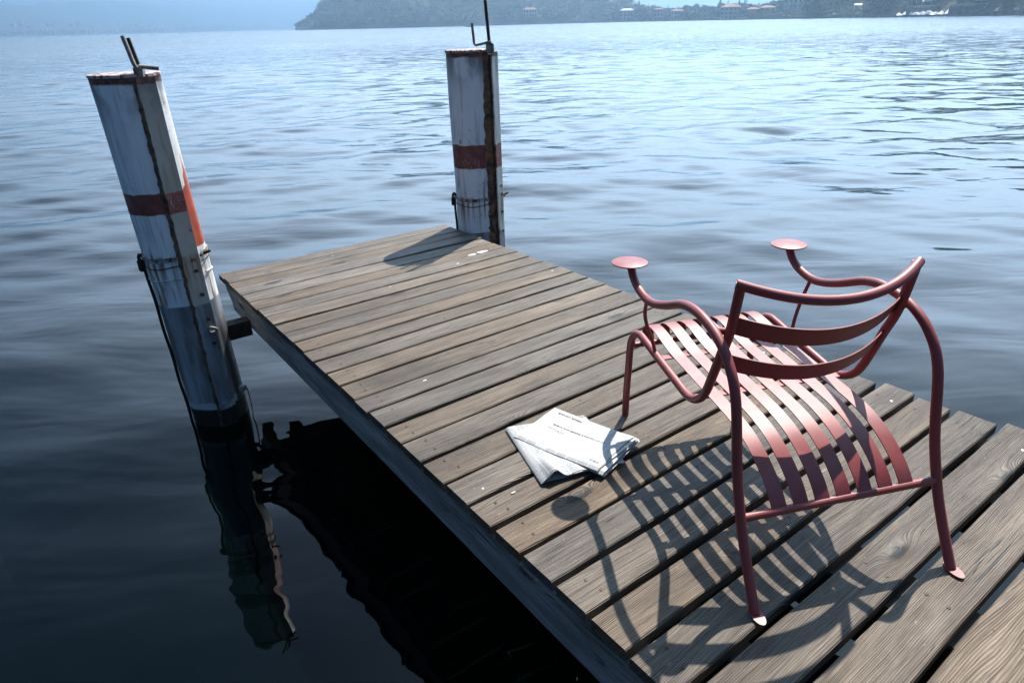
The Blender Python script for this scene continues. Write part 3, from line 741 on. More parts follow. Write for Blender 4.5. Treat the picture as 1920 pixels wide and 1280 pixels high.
    for i in range(61):
        a = a0 + (2 * math.pi - .80) * i / 60; dz = .003 * math.sin(i * .35); e = .0016 * math.sin(i * 1.9)
        V += [P(a, r + .0035, strap_z - .012 + dz + e), P(a, r + .007, strap_z - .011 + dz + e), P(a, r + .007, strap_z + .011 + dz), P(a, r + .0035, strap_z + .012 + dz)]
    for i in range(60):
        for j in range(4): F.append((i * 4 + j, i * 4 + (j + 1) % 4, (i + 1) * 4 + (j + 1) % 4, (i + 1) * 4 + j))
    mesh_obj('strap', V, F, M_strap, root)
    for q, (zst, rr, mt) in enumerate(((strap_z - .038, .0028, M_darkrust), (strap_z - .105, .0035, mat))):
        a0 = rail_ang + .34; pts = [P(a0 + (2 * math.pi - .68) * i / 60, r + .004, zst + .006 * math.sin(i * .35 + q) - .008 * math.sin(math.pi * i / 60)) for i in range(61)]
        mb = MB(); mb.tube(pts, rr, 8); mb.build('strap', mt, root, smooth=True)
    mb = MB()
    mb.tube([P(rail_ang + .34, r + .006, strap_z), Q(r + .030, .058, strap_z + .006), Q(r + .027, .045, strap_z + .002)], .006, 8)
    mb.tube([Q(r + .01, .075, strap_z + .004), Q(r + .035, .10, strap_z + .018)], .008, 8)
    mb.build('strap_clamp', M_darkrust, root, smooth=True)
    # hose / hanging chain cover down the far side, with a shackle at its head
    hp = [P(hose_ang, r + .009 + .002 * math.sin(i * .9), hose_z0 - (hose_z0 + .1) * i / 24) for i in range(25)]
    mb = MB(); mb.tube(hp, .0085, 10); mb.build('hose', M_hose if seed == 1 else M_darkrust, root, smooth=True)
    sh_pts = [P(hose_ang, r + .012 + .010 * math.sin(t), hose_z0 + .008 + .022 * math.cos(t)) for t in [i * .42 for i in range(16)]]
    mb = MB(); mb.tube(sh_pts, .009, 8); 
    V0 = P(hose_ang, r + .022, hose_z0 - .03); mb.box(V0.x - .014, V0.x + .014, V0.y - .012, V0.y + .012, V0.z - .03, V0.z + .035, bev=.006)
    mb.build('shackle', M_darkrust, root, smooth=True)
    # hook with a ring low on the rail side
    hk = [Q(r + .02, .09, .20), Q(r + .034, .118, .215), Q(r + .04, .124, .12), Q(r + .03, .122, .02), Q(r + .02, .11, -.03)]
    if seed == 1:
        mb = MB(); mb.tube(catmull(hk, 6), .0035, 8); mb.box(*[c for a in zip(Q(r + .02, .10, .205) - Vector((.014, .014, .012)), Q(r + .02, .10, .205) + Vector((.022, .014, .012))) for c in a]); mb.build('hook', M_iron, root)
        kn = Q(r + .032, .020, .60)
        mb = MB(); mb.tube(catmull([kn + Vector(q_) for q_ in ((-.02, 0, .01), (.0, -.012, .016), (.02, -.004, .006), (.012, .0, -.012), (-.012, -.01, -.014), (-.02, 0, .0))], 5), .007, 8); mb.build('rail_bolt_loop', M_iron, rail, smooth=True)
    # lifting rod and L-shaped handle on the cap
    rod(mb, root, Q, P, ZT, r)
    return root
LP = (-1.730, 3.316); RP = (-.222, 4.775)
def to_top(base, az, D): return (D * math.sin(R(az)), D * math.cos(R(az)))
def rod_left(_, root, Q, P, ZT, r):
    b = Q(r - .008, -.005, ZT)
    mb = MB(); mb.box(b.x - .020, b.x + .020, b.y - .018, b.y + .018, b.z - .015, b.z + .034, bev=.006); mb.build('rod_socket', M_iron, root)
    mb = MB(); n_ = 60; t0 = b + Vector((.0, .012, .03)); t1 = b + Vector((-.018, .012, .150))
    mb.tube([t0.lerp(t1, i / n_) for i in range(n_ + 1)], [.0085 + .0016 * (i % 2) for i in range(n_ + 1)], 10); mb.build('threaded_rod', M_blackiron, root)
    h0 = b + Vector((-.030, -.010, .158)); h1 = b + Vector((-.004, -.02, .036)); h2 = b + Vector((.082, .02, .022))
    mb = MB(); mb.tube(catmull([h0, h0.lerp(h1, .5), h0.lerp(h1, .9), h1 + Vector((.010, 0, -.010)), h1.lerp(h2, .25), h1.lerp(h2, .6), h2], 6), .0095, 10); mb.build('handle', M_iron, root, auto=50)
def rod_right(_, root, Q, P, ZT, r):
    b = Q(r - .005, -.02, ZT)
    mb = MB(); mb.box(b.x - .024, b.x + .028, b.y - .022, b.y + .022, b.z - .02, b.z + .042, bev=.006); mb.build('rod_socket', M_iron, root)
    mb = MB(); n_ = 90; t0 = b + Vector((.0, .0, .02)); t1 = b + Vector((-.018, 0, .290))
    mb.tube([t0.lerp(t1, i / n_) for i in range(n_ + 1)], [.0100 + .0018 * (i % 2) for i in range(n_ + 1)], 10); mb.build('threaded_rod', M_blackiron, root)
    h2 = b + Vector((.012, -.02, .048)); h1 = b + Vector((-.098, -.02, .030)); h0 = b + Vector((-.108, -.02, .160))
    mb = MB(); mb.tube([h0, h0.lerp(h1, .93), h1 + Vector((.008, 0, 0)), h1.lerp(h2, .5), h2], .0085, 10); mb.build('handle', M_iron, root, auto=50)
zl = (1.866, 1.335, 1.232, .745, .115); zr = (1.880, 1.285, 1.125, .668, .05)
tl = (3.74 * math.sin(R(-28.2)), 3.74 * math.cos(R(-28.2)))
ANG_L = math.atan2(-.563, .827)
M_pl = pole_mat('left_pole_paint', zl, (ANG_L + .62, .16), 3.0, 1.0); M_pr = pole_mat('right_pole_paint', zr, None, 8.0, .905)
M_plr = pole_mat('left_rail_paint', zl, None, 4.0, 1.0, (.30, .295, .255), (.40, .40, .36)); M_prr = pole_mat('right_rail_paint', zr, None, 5.0, .905, (.50, .53, .52), (.66, .69, .68))
pole('mooring_pole', LP, tl, 'leaning white pole with a red band and orange paint smear, left of the jetty', ANG_L, M_pl, M_plr, rod_left, zl, 1.0, 1, math.atan2(-.47, -.88), .985, tw=R(15))
tr_ = (4.78 * math.sin(R(-2.9)), 4.78 * math.cos(R(-2.9)))
pole('mooring_pole', RP, tr_, 'upright white pole with red band and rusted slot behind the jetty far corner', R(-24), M_pr, M_prr, rod_right, zr, .905, 2, R(182), .90, out=.024, slot=.034)

# ------------------------------------------------------------------ far shores
def pol(az, D, z=0): return Vector((D * math.sin(R(az)), D * math.cos(R(az)), z))
def interp(x, tab):
    if x <= tab[0][0]: return tab[0][1]
    for (a, b), (c, d_) in zip(tab, tab[1:]):
        if x <= c: return b + (d_ - b) * (x - a) / (c - a)
    return tab[-1][1]
def fbm(x, y, o=4):
    s = 0; a = 1
    for i in range(o):
        s += a * math.sin(x * (1.7 ** i) + 1.3 * i + 1.9 * math.sin(y * (1.6 ** i) * .8 + i)) * math.cos(y * (1.8 ** i) + 2.1 * i); a *= .55
    return s
# coast: the near wooded hill and the right-hand shore (azimuth in degrees -> metres to the shoreline)
COAST = [(-16.0, 985), (-14, 960), (-8, 930), (0, 900), (7, 850), (12, 730), (17, 610), (22, 520), (27, 455), (32, 405), (38, 360), (46, 320), (60, 300), (80, 300)]
RISE = [(-16.0, .02), (-15.2, .30), (-14.2, .52), (-12.5, .62), (-8, .62), (0, .55), (6, .42), (9.5, .22), (12, .085), (16, .045), (20, .06), (23, .12), (26, .26), (30, .40), (36, .45), (80, .45)]
HMAX = [(-16, 3), (-15.2, 7), (-14.6, 14), (-14, 24), (-13, 40), (-12, 62), (-8, 150), (0, 150), (6, 90), (9, 40), (11.5, 18), (15, 11), (19, 13), (22, 20), (25, 45), (30, 80), (80, 90)]
def land_h(az, d):
    """height at azimuth az, d metres inland of the shoreline"""
    k = interp(az, RISE); hm = interp(az, HMAX)
    h = hm * (1 - math.exp(-max(0, d) * k / hm)) + .9
    return h * (1 + .06 * fbm(az * .7, d * .02, 3)) if d > 4 else .9
def land_pt(az, d): return pol(az, interp(az, COAST) + d, land_h(az, d))
def strip_terrain(name, azs, ds, fn, mat):
    V = []; F = []
    for a in azs:
        for d in ds: V.append(fn(a, d))
    n_ = len(ds)
    for i in range(len(azs) - 1):
        for j in range(n_ - 1):
            F.append((i * n_ + j, (i + 1) * n_ + j, (i + 1) * n_ + j + 1, i * n_ + j + 1))
    o = mesh_obj(name, V, F, mat, None, smooth=True); tag(o, kind='structure'); return o
azs = [-16 + i * .5 for i in range(193)]
def fn_l(a, d):
    if d < 0: return pol(a, interp(a, COAST) - .2, -3)
    return land_pt(a, d)
strip_terrain('hill', azs, [-1, 0, 3, 6, 12, 22, 40, 60, 90, 130, 180, 250, 340, 480], fn_l, M_land)
# low stone quay along the water line, built as one shoreline wall
mb = MB(); V = []; F = []
za = [-15.9 + i * .5 for i in range(193)]
for a in za:
    D = interp(a, COAST) - .6; hgt = 1.5 + .5 * math.sin(a * 1.3)
    V += [pol(a, D, -1), pol(a, D, hgt), pol(a, D + 1.6, hgt), pol(a, D + 1.6, -1)]
for i in range(len(za) - 1):
    for j in range(3): F.append((i * 4 + j, (i + 1) * 4 + j, (i + 1) * 4 + j + 1, i * 4 + j + 1))
mb.add(V, F); o = mb.build('quay_wall', M_shore); tag(o, 'low grey stone wall running along the far waterline under the trees', 'wall')
# distant mountains on the left, hazy
MT_D = [(-95, 2400), (-60, 2500), (-40, 2700), (-30, 3300), (-22, 4300), (-14, 6200), (-6, 7600), (10, 8200), (40, 8600)]
MT_H = [(-95, 160), (-60, 160), (-38, 160), (-12, 165), (12, 160), (40, 150)]
def fn_m(a, d):
    D = interp(a, MT_D); H = interp(a, MT_H)
    if d < 0: return pol(a, D - 5, -5)
    t = d / 1800.0
    h = H * (1 - math.exp(-2.2 * t)) / .89 + 3
    h *= 1 + (.10 * fbm(a * .55, d * .0022, 5) if d > 40 else 0)
    if d > 40: h += 9 * fbm(a * 2.3, d * .009, 4) * min(1, t * 2)
    return pol(a, D + d * (1 + .03 * math.sin(a)), max(2, h))
strip_terrain('mountains', [-95 + i * .5 for i in range(271)], [-1, 0, 20, 60, 130, 220, 330, 460, 620, 800, 1000, 1200, 1400, 1600, 1800], fn_m, M_mount)

# ---- trees
def crown_mesh(name, kind, h, w, seed, nleaf, mat):
    """many leaf-clump faces spread through an uneven crown volume; base of the trunk at z=0"""
    rg = random.Random(seed); V = []; F = []
    blobs = []
    if kind == 'round':
        for i in range(9):
            a = rg.uniform(0, 6.28); rr = rg.uniform(.0, .30) * w; blobs.append((rr * math.cos(a), rr * math.sin(a), h * rg.uniform(.36, .82), w * rg.uniform(.18, .30), h * rg.uniform(.12, .20)))
    elif kind == 'cypress':
        for i in range(9):
            t = i / 8; blobs.append((rg.uniform(-.05, .05) * w, rg.uniform(-.05, .05) * w, h * (.10 + .80 * t), w * (.48 * math.sin(math.pi * (.25 + .7 * t)) ** .8 + .04), h * .09))
    elif kind == 'cone':
        for i in range(9):
            t = i / 8; blobs.append((rg.uniform(-.06, .06) * w, rg.uniform(-.06, .06) * w, h * (.16 + .78 * t), w * (.50 * (1 - t) + .05), h * .055))
    else:  # umbrella pine
        for i in range(8):
            a = rg.uniform(0, 6.28); rr = rg.uniform(.1, .42) * w; blobs.append((rr * math.cos(a), rr * math.sin(a), h * rg.uniform(.78, .90), w * rg.uniform(.16, .26), h * .09))
    for i in range(nleaf):
        bx, by, bz, br, bh = rg.choice(blobs)
        u = Vector((rg.gauss(0, 1), rg.gauss(0, 1), rg.gauss(0, 1))).normalized() * (rg.random() ** .30)
        c = Vector((bx + u.x * br, by + u.y * br, bz + u.z * bh)); s = w * rg.uniform(.030, .062)
        nrm = (u * 1.5 + Vector((rg.uniform(-.6, .6), rg.uniform(-.6, .6), rg.uniform(-.1, .8)))).normalized()
        a = nrm.orthogonal().normalized(); b = nrm.cross(a); n0 = len(V)
        for k in range(5):
            th = k * 1.2566 + rg.uniform(-.3, .3); V.append(c + a * math.cos(th) * s + b * math.sin(th) * s + nrm * rg.uniform(-.3, .3) * s)
        F.append((n0, n0 + 1, n0 + 2, n0 + 3, n0 + 4))
    me = bpy.data.meshes.new(name); me.from_pydata([tuple(v) for v in V], [], F); me.materials.append(mat); me.update(); return me
def trunk_mesh(name, h, w, top):
    mb = MB(); mb.tube([(0, 0, -1.0), (0, .0, h * .2), (.01 * h, 0, h * .5), (0, .01 * h, h * top)], [w * .045, w * .034, w * .025, w * .010], 7, caps=False)
    for i in range(5):
        a = i * 1.26; mb.tube([(0, 0, h * (.3 + .05 * i)), (w * .16 * math.cos(a), w * .16 * math.sin(a), h * (.45 + .05 * i)), (w * .28 * math.cos(a), w * .28 * math.sin(a), h * (.52 + .05 * i))], [w * .016, w * .010, w * .004], 5, caps=False)
    me = bpy.data.meshes.new(name); me.from_pydata(mb.v, [], mb.f); me.materials.append(M_trunk); me.update(); return me
KINDS = {}
for kind, h, w, nl in (('round', 12, 11, 900), ('cypress', 15, 3.6, 520), ('cone', 15, 7.5, 750), ('pine', 13, 10, 700)):
    KINDS[kind] = [(crown_mesh('crown', kind, h, w, 31 * i + len(kind), nl, M_leaf[i % 3]), trunk_mesh('trunk', h, w, .8)) for i in range(3)]
NAMES = dict(round='broadleaf_tree', cypress='cypress_tree', cone='conifer_tree', pine='umbrella_pine')
def tree(kind, var, p, sc, rz, label, group, parts=True):
    cm, tm = KINDS[kind][var % 3]
    root = empty(NAMES[kind], Matrix.Translation(p) @ Matrix.Rotation(rz, 4, 'Z') @ Matrix.Diagonal((sc[0], sc[0], sc[1], 1)))
    tag(root, label, 'tree', group)
    for nm, me in (('crown', cm), ('trunk', tm)):
        c = bpy.data.objects.new(nm, me); COL.objects.link(c); c.parent = root
# houses first, so that trees keep clear of them
HOUSES = []
def short_name(l):
    w = l.split(); i = next(i for i, x in enumerate(w) if x in ('villa', 'house', 'block', 'wing')); return ' '.join(w[:i + 1])
def house(az, d, W, D_, H, wall, floors, bays, label, roof='hip', rot=0, roofmat=None, zoff=0, name='villa'):
    p = land_pt(az, d); z0 = p.z - 1.2 + zoff
    if zoff: z0 = p.z + zoff
    root = empty(name, Matrix.Translation((p.x, p.y, z0)) @ Matrix.Rotation(-R(az + rot), 4, 'Z')); tag(root, label, 'house')
    mb = MB(); mb.box(-W / 2, W / 2, -D_ / 2, D_ / 2, 0, H)
    wl = mb.build('wall', wall, root)
    rm = roofmat or M_roof; o_ = .5; rh = W * .13 if roof != 'flat' else .4
    mb = MB()
    if roof == 'flat': mb.box(-W / 2 - .3, W / 2 + .3, -D_ / 2 - .3, D_ / 2 + .3, H + .003, H + .4)
    else:
        x, y = W / 2 + o_, D_ / 2 + o_; k = (x - y * .8) if roof == 'hip' and x > y * .8 else x
        k = max(.2, k) if roof == 'hip' else x
        V = [(-x, -y, H + .003), (x, -y, H + .003), (x, y, H + .003), (-x, y, H + .003), (-k, 0, H + rh), (k, 0, H + rh), (-x, -y, H - .2), (x, -y, H - .2), (x, y, H - .2), (-x, y, H - .2)]
        mb.add(V, [(0, 1, 5, 4), (2, 3, 4, 5), (1, 2, 5), (3, 0, 4), (6, 7, 1, 0), (7, 8, 2, 1), (8, 9, 3, 2), (9, 6, 0, 3)])
    rf = mb.build('roof', rm, root)
    if roof != 'flat':
        mb = MB(); mb.box(W * .18, W * .18 + .8, .2, 1.0, H + rh * .4, H + rh + 1.0); mb.build('chimney', wall, rf)
    fh = H / floors
    for fl in range(floors):
        for b in range(bays):
            x = -W / 2 + (b + .5) * W / bays; z = fl * fh + fh * .30; ww = min(1.2, W / bays * .42); hh = fh * .48
            mb = MB(); mb.box(x - ww / 2, x + ww / 2, -D_ / 2 - .05, -D_ / 2 + .1, z, z + hh); mb.build('window', M_win, root)
    HOUSES.append((az, d, max(W, D_), short_name(label)))
    return root
W_ = WALLS
house(.6+1.5, 14, 17, 9, 9, W_['cream'], 2, 5, 'pale villa alone at the foot of the wooded hill', rot=0)
house(9.6, 9, 15, 9, 9.5, W_['pink'], 3, 4, 'hazy pink villa with a pale pyramid roof on the waterline', roofmat=M_slate)
house(12.0, 10, 9, 8, 10, W_['cream'], 3, 3, 'narrow hazy cream house beside the pink villa')
house(13.4, 12, 12, 8, 8, W_['white'], 2, 4, 'small white house with a tiled roof right of the narrow cream house')
house(15.6, 30, 15, 9, 9, W_['pink'], 2, 4, 'flat roofed pink block above the trees', roof='flat', roofmat=M_slate)
house(17.3, 10, 16, 10, 9, W_['cream'], 3, 5, 'cream three storey villa among round trees by the shore')
house(18.9, 14, 10, 8, 6.5, W_['ochre'], 2, 3, 'low ochre house with a tiled roof beside the cream villa')
house(19.9, 30, 11, 8, 6.5, W_['pink'], 2, 3, 'small pink house peeping over the trees')
house(21.6, 45, 13, 9, 9, W_['white'], 3, 4, 'white house high on the slope near the skyline')
house(24.3, 24, 14, 9, 9, W_['ochre'], 3, 4, 'dim ochre house with a red tiled roof half hidden by trees')
house(26.0, 48, 10, 8, 7, W_['pink'], 2, 3, 'red roofed house high above the ochre house')
house(28.7, 34, 8, 8, 9, W_['green'], 3, 2, 'green tower house with a pale hipped roof', roofmat=M_slate)
house(30.9, 22, 15, 8, 7.5, W_['ochre'], 2, 6, 'long ochre house with a broad terracotta roof above the boats')
house(32.35, 22, 9, 8, 6.5, W_['ochre'], 2, 4, 'lower wing with a terracotta roof and arched openings beside the long ochre house')
house(33.6, 16, 12, 9, 9, W_['green'], 3, 4, 'pale green modern house with balconies', roof='flat', roofmat=M_slate)
house(34.9, 20, 8, 9, 10, W_['green'], 3, 1, 'blank green gabled house next to the balconied one', roof='gable', roofmat=M_slate)
house(36.4, 14, 6, 6, 6, W_['cream'], 2, 2, 'little cream house at the right end of the shore')
# terrace with balustrade and parasol roof in front of the ochre house
def terrace(az, d, W, label):
    p = land_pt(az, d); root = empty('terrace', Matrix.Translation((p.x, p.y, .5)) @ Matrix.Rotation(-R(az), 4, 'Z')); tag(root, label, 'terrace')
    mb = MB(); mb.box(-W / 2, W / 2, -2, 2, 0, 3.4); mb.build('retaining_wall', M_shore, root)
    mb = MB()
    for i in range(int(W / .9)): mb.box(-W / 2 + i * .9, -W / 2 + i * .9 + .3, -2.03, -1.83, 3.403, 4.3)
    mb.box(-W / 2, W / 2, -2.06, -1.80, 4.303, 4.5); mb.build('balustrade', W_['white'], root)
terrace(29.9, 1.5, 14, 'stone lakeside terrace with a white balustrade behind the covered boats')
terrace(32.6, 1.5, 16, 'stone lakeside terrace below the ochre houses')
def awning(az, d, z, W, label):
    p = pol(az, interp(az, COAST) + d, z); root = empty('awning', Matrix.Translation(p) @ Matrix.Rotation(-R(az), 4, 'Z')); tag(root, label, 'awning')
    mb = MB(); mb.add([(-W / 2, -1.4, 0), (W / 2, -1.4, 0), (W / 2, 1.4, .7), (-W / 2, 1.4, .7), (-W / 2, -1.4, -.12), (W / 2, -1.4, -.12), (W / 2, 1.4, .58), (-W / 2, 1.4, .58)],
                      [(0, 1, 2, 3), (7, 6, 5, 4), (4, 5, 1, 0), (5, 6, 2, 1), (6, 7, 3, 2), (7, 4, 0, 3)]); mb.build('canopy', M_cover, root)
    for sx in (-1, 1):
        mb = MB(); mb.tube([(sx * (W / 2 - .1), -1.3, -3.2), (sx * (W / 2 - .1), -1.3, -.13)], .06, 6); mb.build('post', M_cover, root)
awning(30.1, 8, 6.9, 4.5, 'white awning on the terrace in front of the long ochre house')
awning(25.9, 5, 6.6, 4.0, 'small white canopy alone among the dark trees')

# covered boats moored at the quay
def boat_meshes():
    V = []; F = []; n_ = 12
    for i in range(n_ + 1):
        t = i / n_; x = -3 + 6 * t; w = 1.05 * math.sin(math.pi * min(.98, .35 + .65 * t)) ** .7 if t > .0 else .8
        w = .95 * (1 - max(0, t - .45) ** 2 * 3.1)
        w = max(.03, w); zt = .55 + .25 * t
        V += [(x, -w, zt), (x, -w * .7, .05), (x, 0, -.15), (x, w * .7, .05), (x, w, zt)]
    for i in range(n_):
        for j in range(4): F.append((i * 5 + j, (i + 1) * 5 + j, (i + 1) * 5 + j + 1, i * 5 + j + 1))
    F.append((4, 3, 2, 1, 0))
    hull = bpy.data.meshes.new('hull'); hull.from_pydata(V, [], F); hull.materials.append(M_hull); hull.update()
    V2 = []; F2 = []
    for i in range(n_ + 1):
        t = i / n_; w = max(.03, .97 * (1 - max(0, t - .45) ** 2 * 3.1)); zt = .56 + .25 * t; pk = 1.25 * math.sin(math.pi * (t * .9 + .05)) * (.8 if i % 3 else .95)
        V2 += [(-3 + 6 * t, -w, zt), (-3 + 6 * t, -w * .5, zt + pk * .7), (-3 + 6 * t, 0, zt + pk), (-3 + 6 * t, w * .5, zt + pk * .7), (-3 + 6 * t, w, zt)]
    for i in range(n_):
        for j in range(4): F2.append((i * 5 + j, i * 5 + j + 1, (i + 1) * 5 + j + 1, (i + 1) * 5 + j))
    cov = bpy.data.meshes.new('cover'); cov.from_pydata(V2, [], F2); cov.materials.append(M_cover); cov.update()
    return hull, cov
hull_me, cover_me = boat_meshes()
for i in range(9):
    az = 28.55 + i * .36; p = pol(az, interp(az, COAST) - 6 - 1.2 * (i % 2), 0)
    root = empty('boat', Matrix.Translation(p) @ Matrix.Rotation(-R(az) + math.pi / 2 + rnd.uniform(-.9, .9), 4, 'Z') @ Matrix.Diagonal((1, 1.25, 1.15 + .2 * (i % 3), 1)))
    tag(root, '%s white covered boat from the left in the row below the ochre houses' % ('first', 'second', 'third', 'fourth', 'fifth', 'sixth', 'seventh', 'eighth', 'ninth')[i], 'boat', 'covered boats moored in a row below the ochre houses')
    for nm, me in (('hull', hull_me), ('cover', cover_me)):
        c = bpy.data.objects.new(nm, me); COL.objects.link(c); c.parent = root
p = pol(-2.7, 560, 0); root = empty('boat', Matrix.Translation(p) @ Matrix.Rotation(.1, 4, 'Z')); tag(root, 'tiny open rowing boat far out before the wooded hill', 'boat')
c = bpy.data.objects.new('hull', hull_me); COL.objects.link(c); c.parent = root
mb = MB(); mb.tube([(-.2, 0, .1), (-.1, 0, .7), (.05, 0, 1.15)], [.22, .24, .14], 8); mb.tube([(.06, 0, 1.15), (.08, 0, 1.42)], [.07, .12], 8)
o = mb.build('person', simple('dark_clothes', (.06, .06, .08), .8), None, smooth=True); o.location = p; tag(o, 'dark seated figure in the tiny rowing boat', 'person')

# individual trees on the right-hand shore and on the near skylines
def clear_of(az, d, rad=0):
    for (ha, hd, hw, _n) in HOUSES:
        D = interp(ha, COAST); dx = R(az - ha) * D
        if abs(dx) < hw / 2 + rad and d < hd + 4: return False
    return True
rt = random.Random(5); count = 0
LAB = {'round': 'round crowned broadleaf tree on the far shore', 'cypress': 'slim dark cypress on the far shore', 'cone': 'pointed conifer on the far shore', 'pine': 'flat topped umbrella pine on the far shore'}
tries = 0
def tree_label(kind, az, d, s):
    h = min(HOUSES, key=lambda q: abs(q[0] - az)); side = 'left' if az < h[0] else 'right'
    size = 'big' if s > 1.0 else ('small' if s < .7 else 'mid sized'); wh = 'by the water' if d < 12 else ('low on the slope' if d < 32 else 'high on the slope')
    kd = {'round': 'round tree', 'cypress': 'slim cypress', 'cone': 'pointed conifer', 'pine': 'umbrella pine'}[kind]
    return '%s %s %s, %s of the %s' % (size, kd, wh, side, h[3])
while count < 185 and tries < 4000:
    tries += 1
    az = 8 + 29 * rt.random() ** .85
    d = 3 + 62 * rt.random() ** 1.5
    kind = rt.choices(['round', 'cypress', 'cone', 'pine'], [6, 1.3, 2.2, .7])[0]
    if not clear_of(az, d, 2.5 if kind != 'cypress' else 1.0): continue
    s = rt.uniform(.55, .95) if az < 23 else rt.uniform(.75, 1.25)
    tree_label(kind, az, d, s) and tree(kind, rt.randrange(3), land_pt(az, d) - Vector((0, 0, .3)), (s * rt.uniform(.85, 1.15), s), rt.uniform(0, 6.28), tree_label(kind, az, d, s), 'trees of the right-hand shore'); count += 1
SKY = [(-15.6, 'round', .55), (-15.25, 'round', .7), (-14.95, 'pine', .8), (-14.7, 'round', .75), (-14.3, 'cypress', .85), (-14.15, 'cypress', 1.0), (-14.0, 'cypress', .8), (-13.85, 'cypress', 1.05), (-13.65, 'cypress', 1.2), (-13.45, 'cypress', .95), (-13.2, 'round', .8), (-12.9, 'round', .9), (-12.6, 'cypress', 1.1), (-12.4, 'pine', 1.0), (-12.1, 'cypress', 1.0), (-11.8, 'round', 1.0)]
for i, (az, k, s) in enumerate(SKY):
    tree(k, i, land_pt(az, 150 + 30 * (i % 3)), (s, s), i * 1.3, '%s on the headland skyline, number %d counting from the tip' % ({'round': 'bushy tree', 'cypress': 'thin cypress', 'pine': 'umbrella pine'}[k], i + 1), 'skyline trees of the headland')
# the wood: far too many crowns to count, one object
def wood():
    rg = np.random.RandomState(3); V = []; F = []
    q = random.Random(9)
    protos = []
    for kind in ('round', 'cone', 'round', 'round'):
        me = crown_mesh('c', kind, 12, 11 if kind == 'round' else 6, len(protos) + 50, 110, M_leaf[0])
        for p_ in range(1): pass
        co = np.zeros(len(me.vertices) * 3); me.vertices.foreach_get('co', co); protos.append(co.reshape(-1, 3) * 1.0); bpy.data.meshes.remove(me)
    allv = []; n_t = 0
    while n_t < 8200:
        az = -15.9 + 57 * q.random(); az = az if q.random() < .6 else 10 + 30 * q.random()
        d = 4 + (300 if az < 10 else (110 if az < 22 else 160)) * q.random() ** 1.25
        low = not clear_of(az, d, 2)
        if az > 10 and az < 23 and d > 75: continue
        p = land_pt(az, d); sc = q.uniform(.65, 1.15) * (.75 if 10 < az < 23 else 1.0) * (.6 if az < -14 else 1) * (.26 if low else 1)
        a = q.uniform(0, 6.28); ca, sa = math.cos(a), math.sin(a); c = q.choice(protos)
        X = (c[:, 0] * ca - c[:, 1] * sa) * sc * 1.35 + p.x; Y = (c[:, 0] * sa + c[:, 1] * ca) * sc * 1.35 + p.y; Z = (c[:, 2] - 2.5) * sc + p.z
        allv.append(np.stack([X, Y, Z], -1)); n_t += 1
    A_ = np.vstack(allv).astype(np.float32); nf = len(A_) // 5
    me = bpy.data.meshes.new('woodland'); me.vertices.add(len(A_)); me.vertices.foreach_set('co', A_.ravel())
    me.loops.add(len(A_)); me.loops.foreach_set('vertex_index', np.arange(len(A_), dtype=np.int32))
    me.polygons.add(nf); me.polygons.foreach_set('loop_start', np.arange(nf, dtype=np.int32) * 5)
    for mm in M_leaf: me.materials.append(mm)
    tid = np.repeat(rg.randint(0, 3, n_t), [len(v) // 5 for v in allv]); me.polygons.foreach_set('material_index', tid.astype(np.int32))
    me.update(calc_edges=True)
    o = bpy.data.objects.new('woodland', me); COL.objects.link(o); tag(o, 'dense mixed woodland covering the far shore and the headland', 'woodland', kind='stuff')
wood()
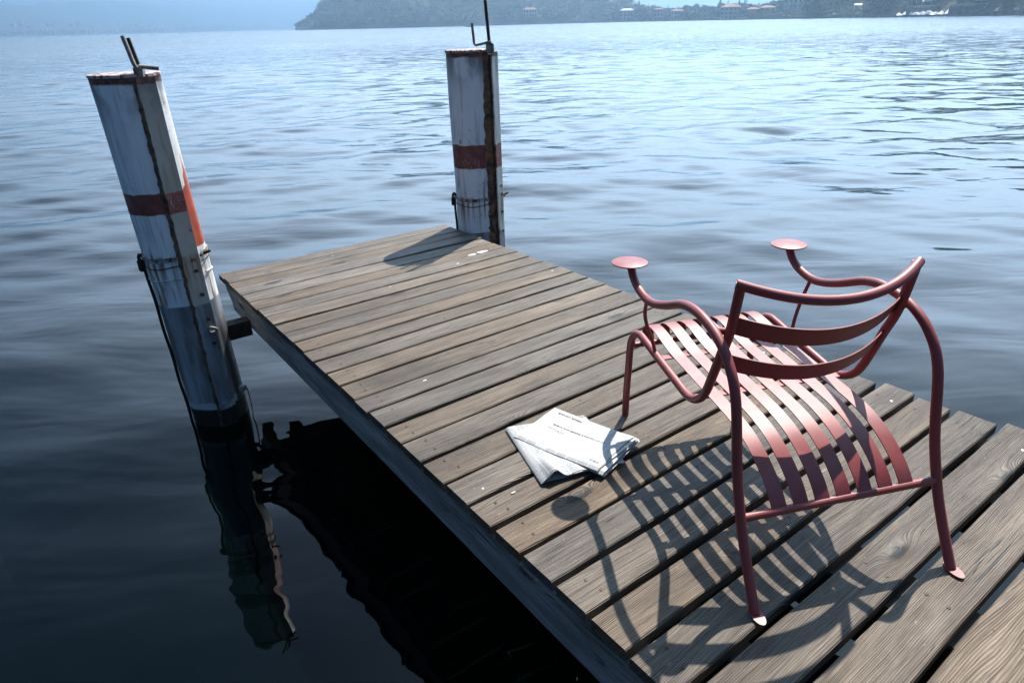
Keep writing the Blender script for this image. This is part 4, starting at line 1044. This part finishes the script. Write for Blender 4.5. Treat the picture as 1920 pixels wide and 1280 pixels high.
# distant lakeside village on the left
def village():
    rg = random.Random(21); mesh_v = []
    for w in ('white', 'cream', 'pink', 'ochre', 'stone'):
        for (W, D_, H) in ((12, 9, 8), (18, 10, 10)):
            mb = MB(); mb.box(-W / 2, W / 2, -D_ / 2, D_ / 2, -4, H, 0)
            x, y = W / 2 + .6, D_ / 2 + .6
            mb.add([(-x, -y, H), (x, -y, H), (x, y, H), (-x, y, H), (-x, 0, H + 3), (x, 0, H + 3)], [(0, 1, 5, 4), (2, 3, 4, 5), (1, 2, 5), (3, 0, 4), (0, 3, 2, 1)], 1)
            for fl in range(2):
                for b in range(4): xx = -W / 2 + (b + .5) * W / 4; mb.box(xx - .7, xx + .7, -D_ / 2 - .06, -D_ / 2 + .05, fl * H / 2 + 1.2, fl * H / 2 + 3.2, 2)
            me = bpy.data.meshes.new('house'); me.from_pydata(mb.v, [], mb.f); 
            for mm in (WALLS[w], M_roof, M_win): me.materials.append(mm)
            me.polygons.foreach_set('material_index', mb.mi); me.update(); mesh_v.append(me)
    for i in range(230):
        c = rg.choices([-34, -31, -28.5, -26, -23.5, -20.5], [1, 1.6, 2.2, 3, 2, 1.6])[0]
        az = c + rg.gauss(0, 1.5); d = abs(rg.gauss(0, 1)) * (30 if i % 4 else 90) + 4
        if az > -16.6: az = -17 - rg.random() * 3
        p = fn_m(az, d); me = rg.choice(mesh_v[:6] if i % 3 else mesh_v)
        o = bpy.data.objects.new('village_house', me); COL.objects.link(o); o.location = p - Vector((0, 0, 1)); o.rotation_euler = (0, 0, -R(az) + rg.uniform(-.7, .7)); k = rg.uniform(.8, 1.2); o.scale = (k, k, k)
        tag(o, 'tiny hazy house of the village at the foot of the distant mountains', 'house', 'village houses under the distant mountains')
village()

# ------------------------------------------------------------------ haze
def haze():
    mb = MB(); mb.box(-14000, 14000, -14000, 14000, -6.5, 260); o = mb.build('haze'); tag(o, 'pale blue summer haze over the lake', 'haze', kind='stuff')
    m = bpy.data.materials.new('haze_air'); m.use_nodes = True; nt = m.node_tree; nt.nodes.clear()
    out = nt.nodes.new('ShaderNodeOutputMaterial'); v = nt.nodes.new('ShaderNodeVolumePrincipled')
    v.inputs['Color'].default_value = (.38, .54, .69, 1); v.inputs['Density'].default_value = HAZE; v.inputs['Anisotropy'].default_value = .72
    nt.links.new(v.outputs[0], out.inputs['Volume']); o.data.materials.append(m)
HAZE = 1 / 1550.0
haze()
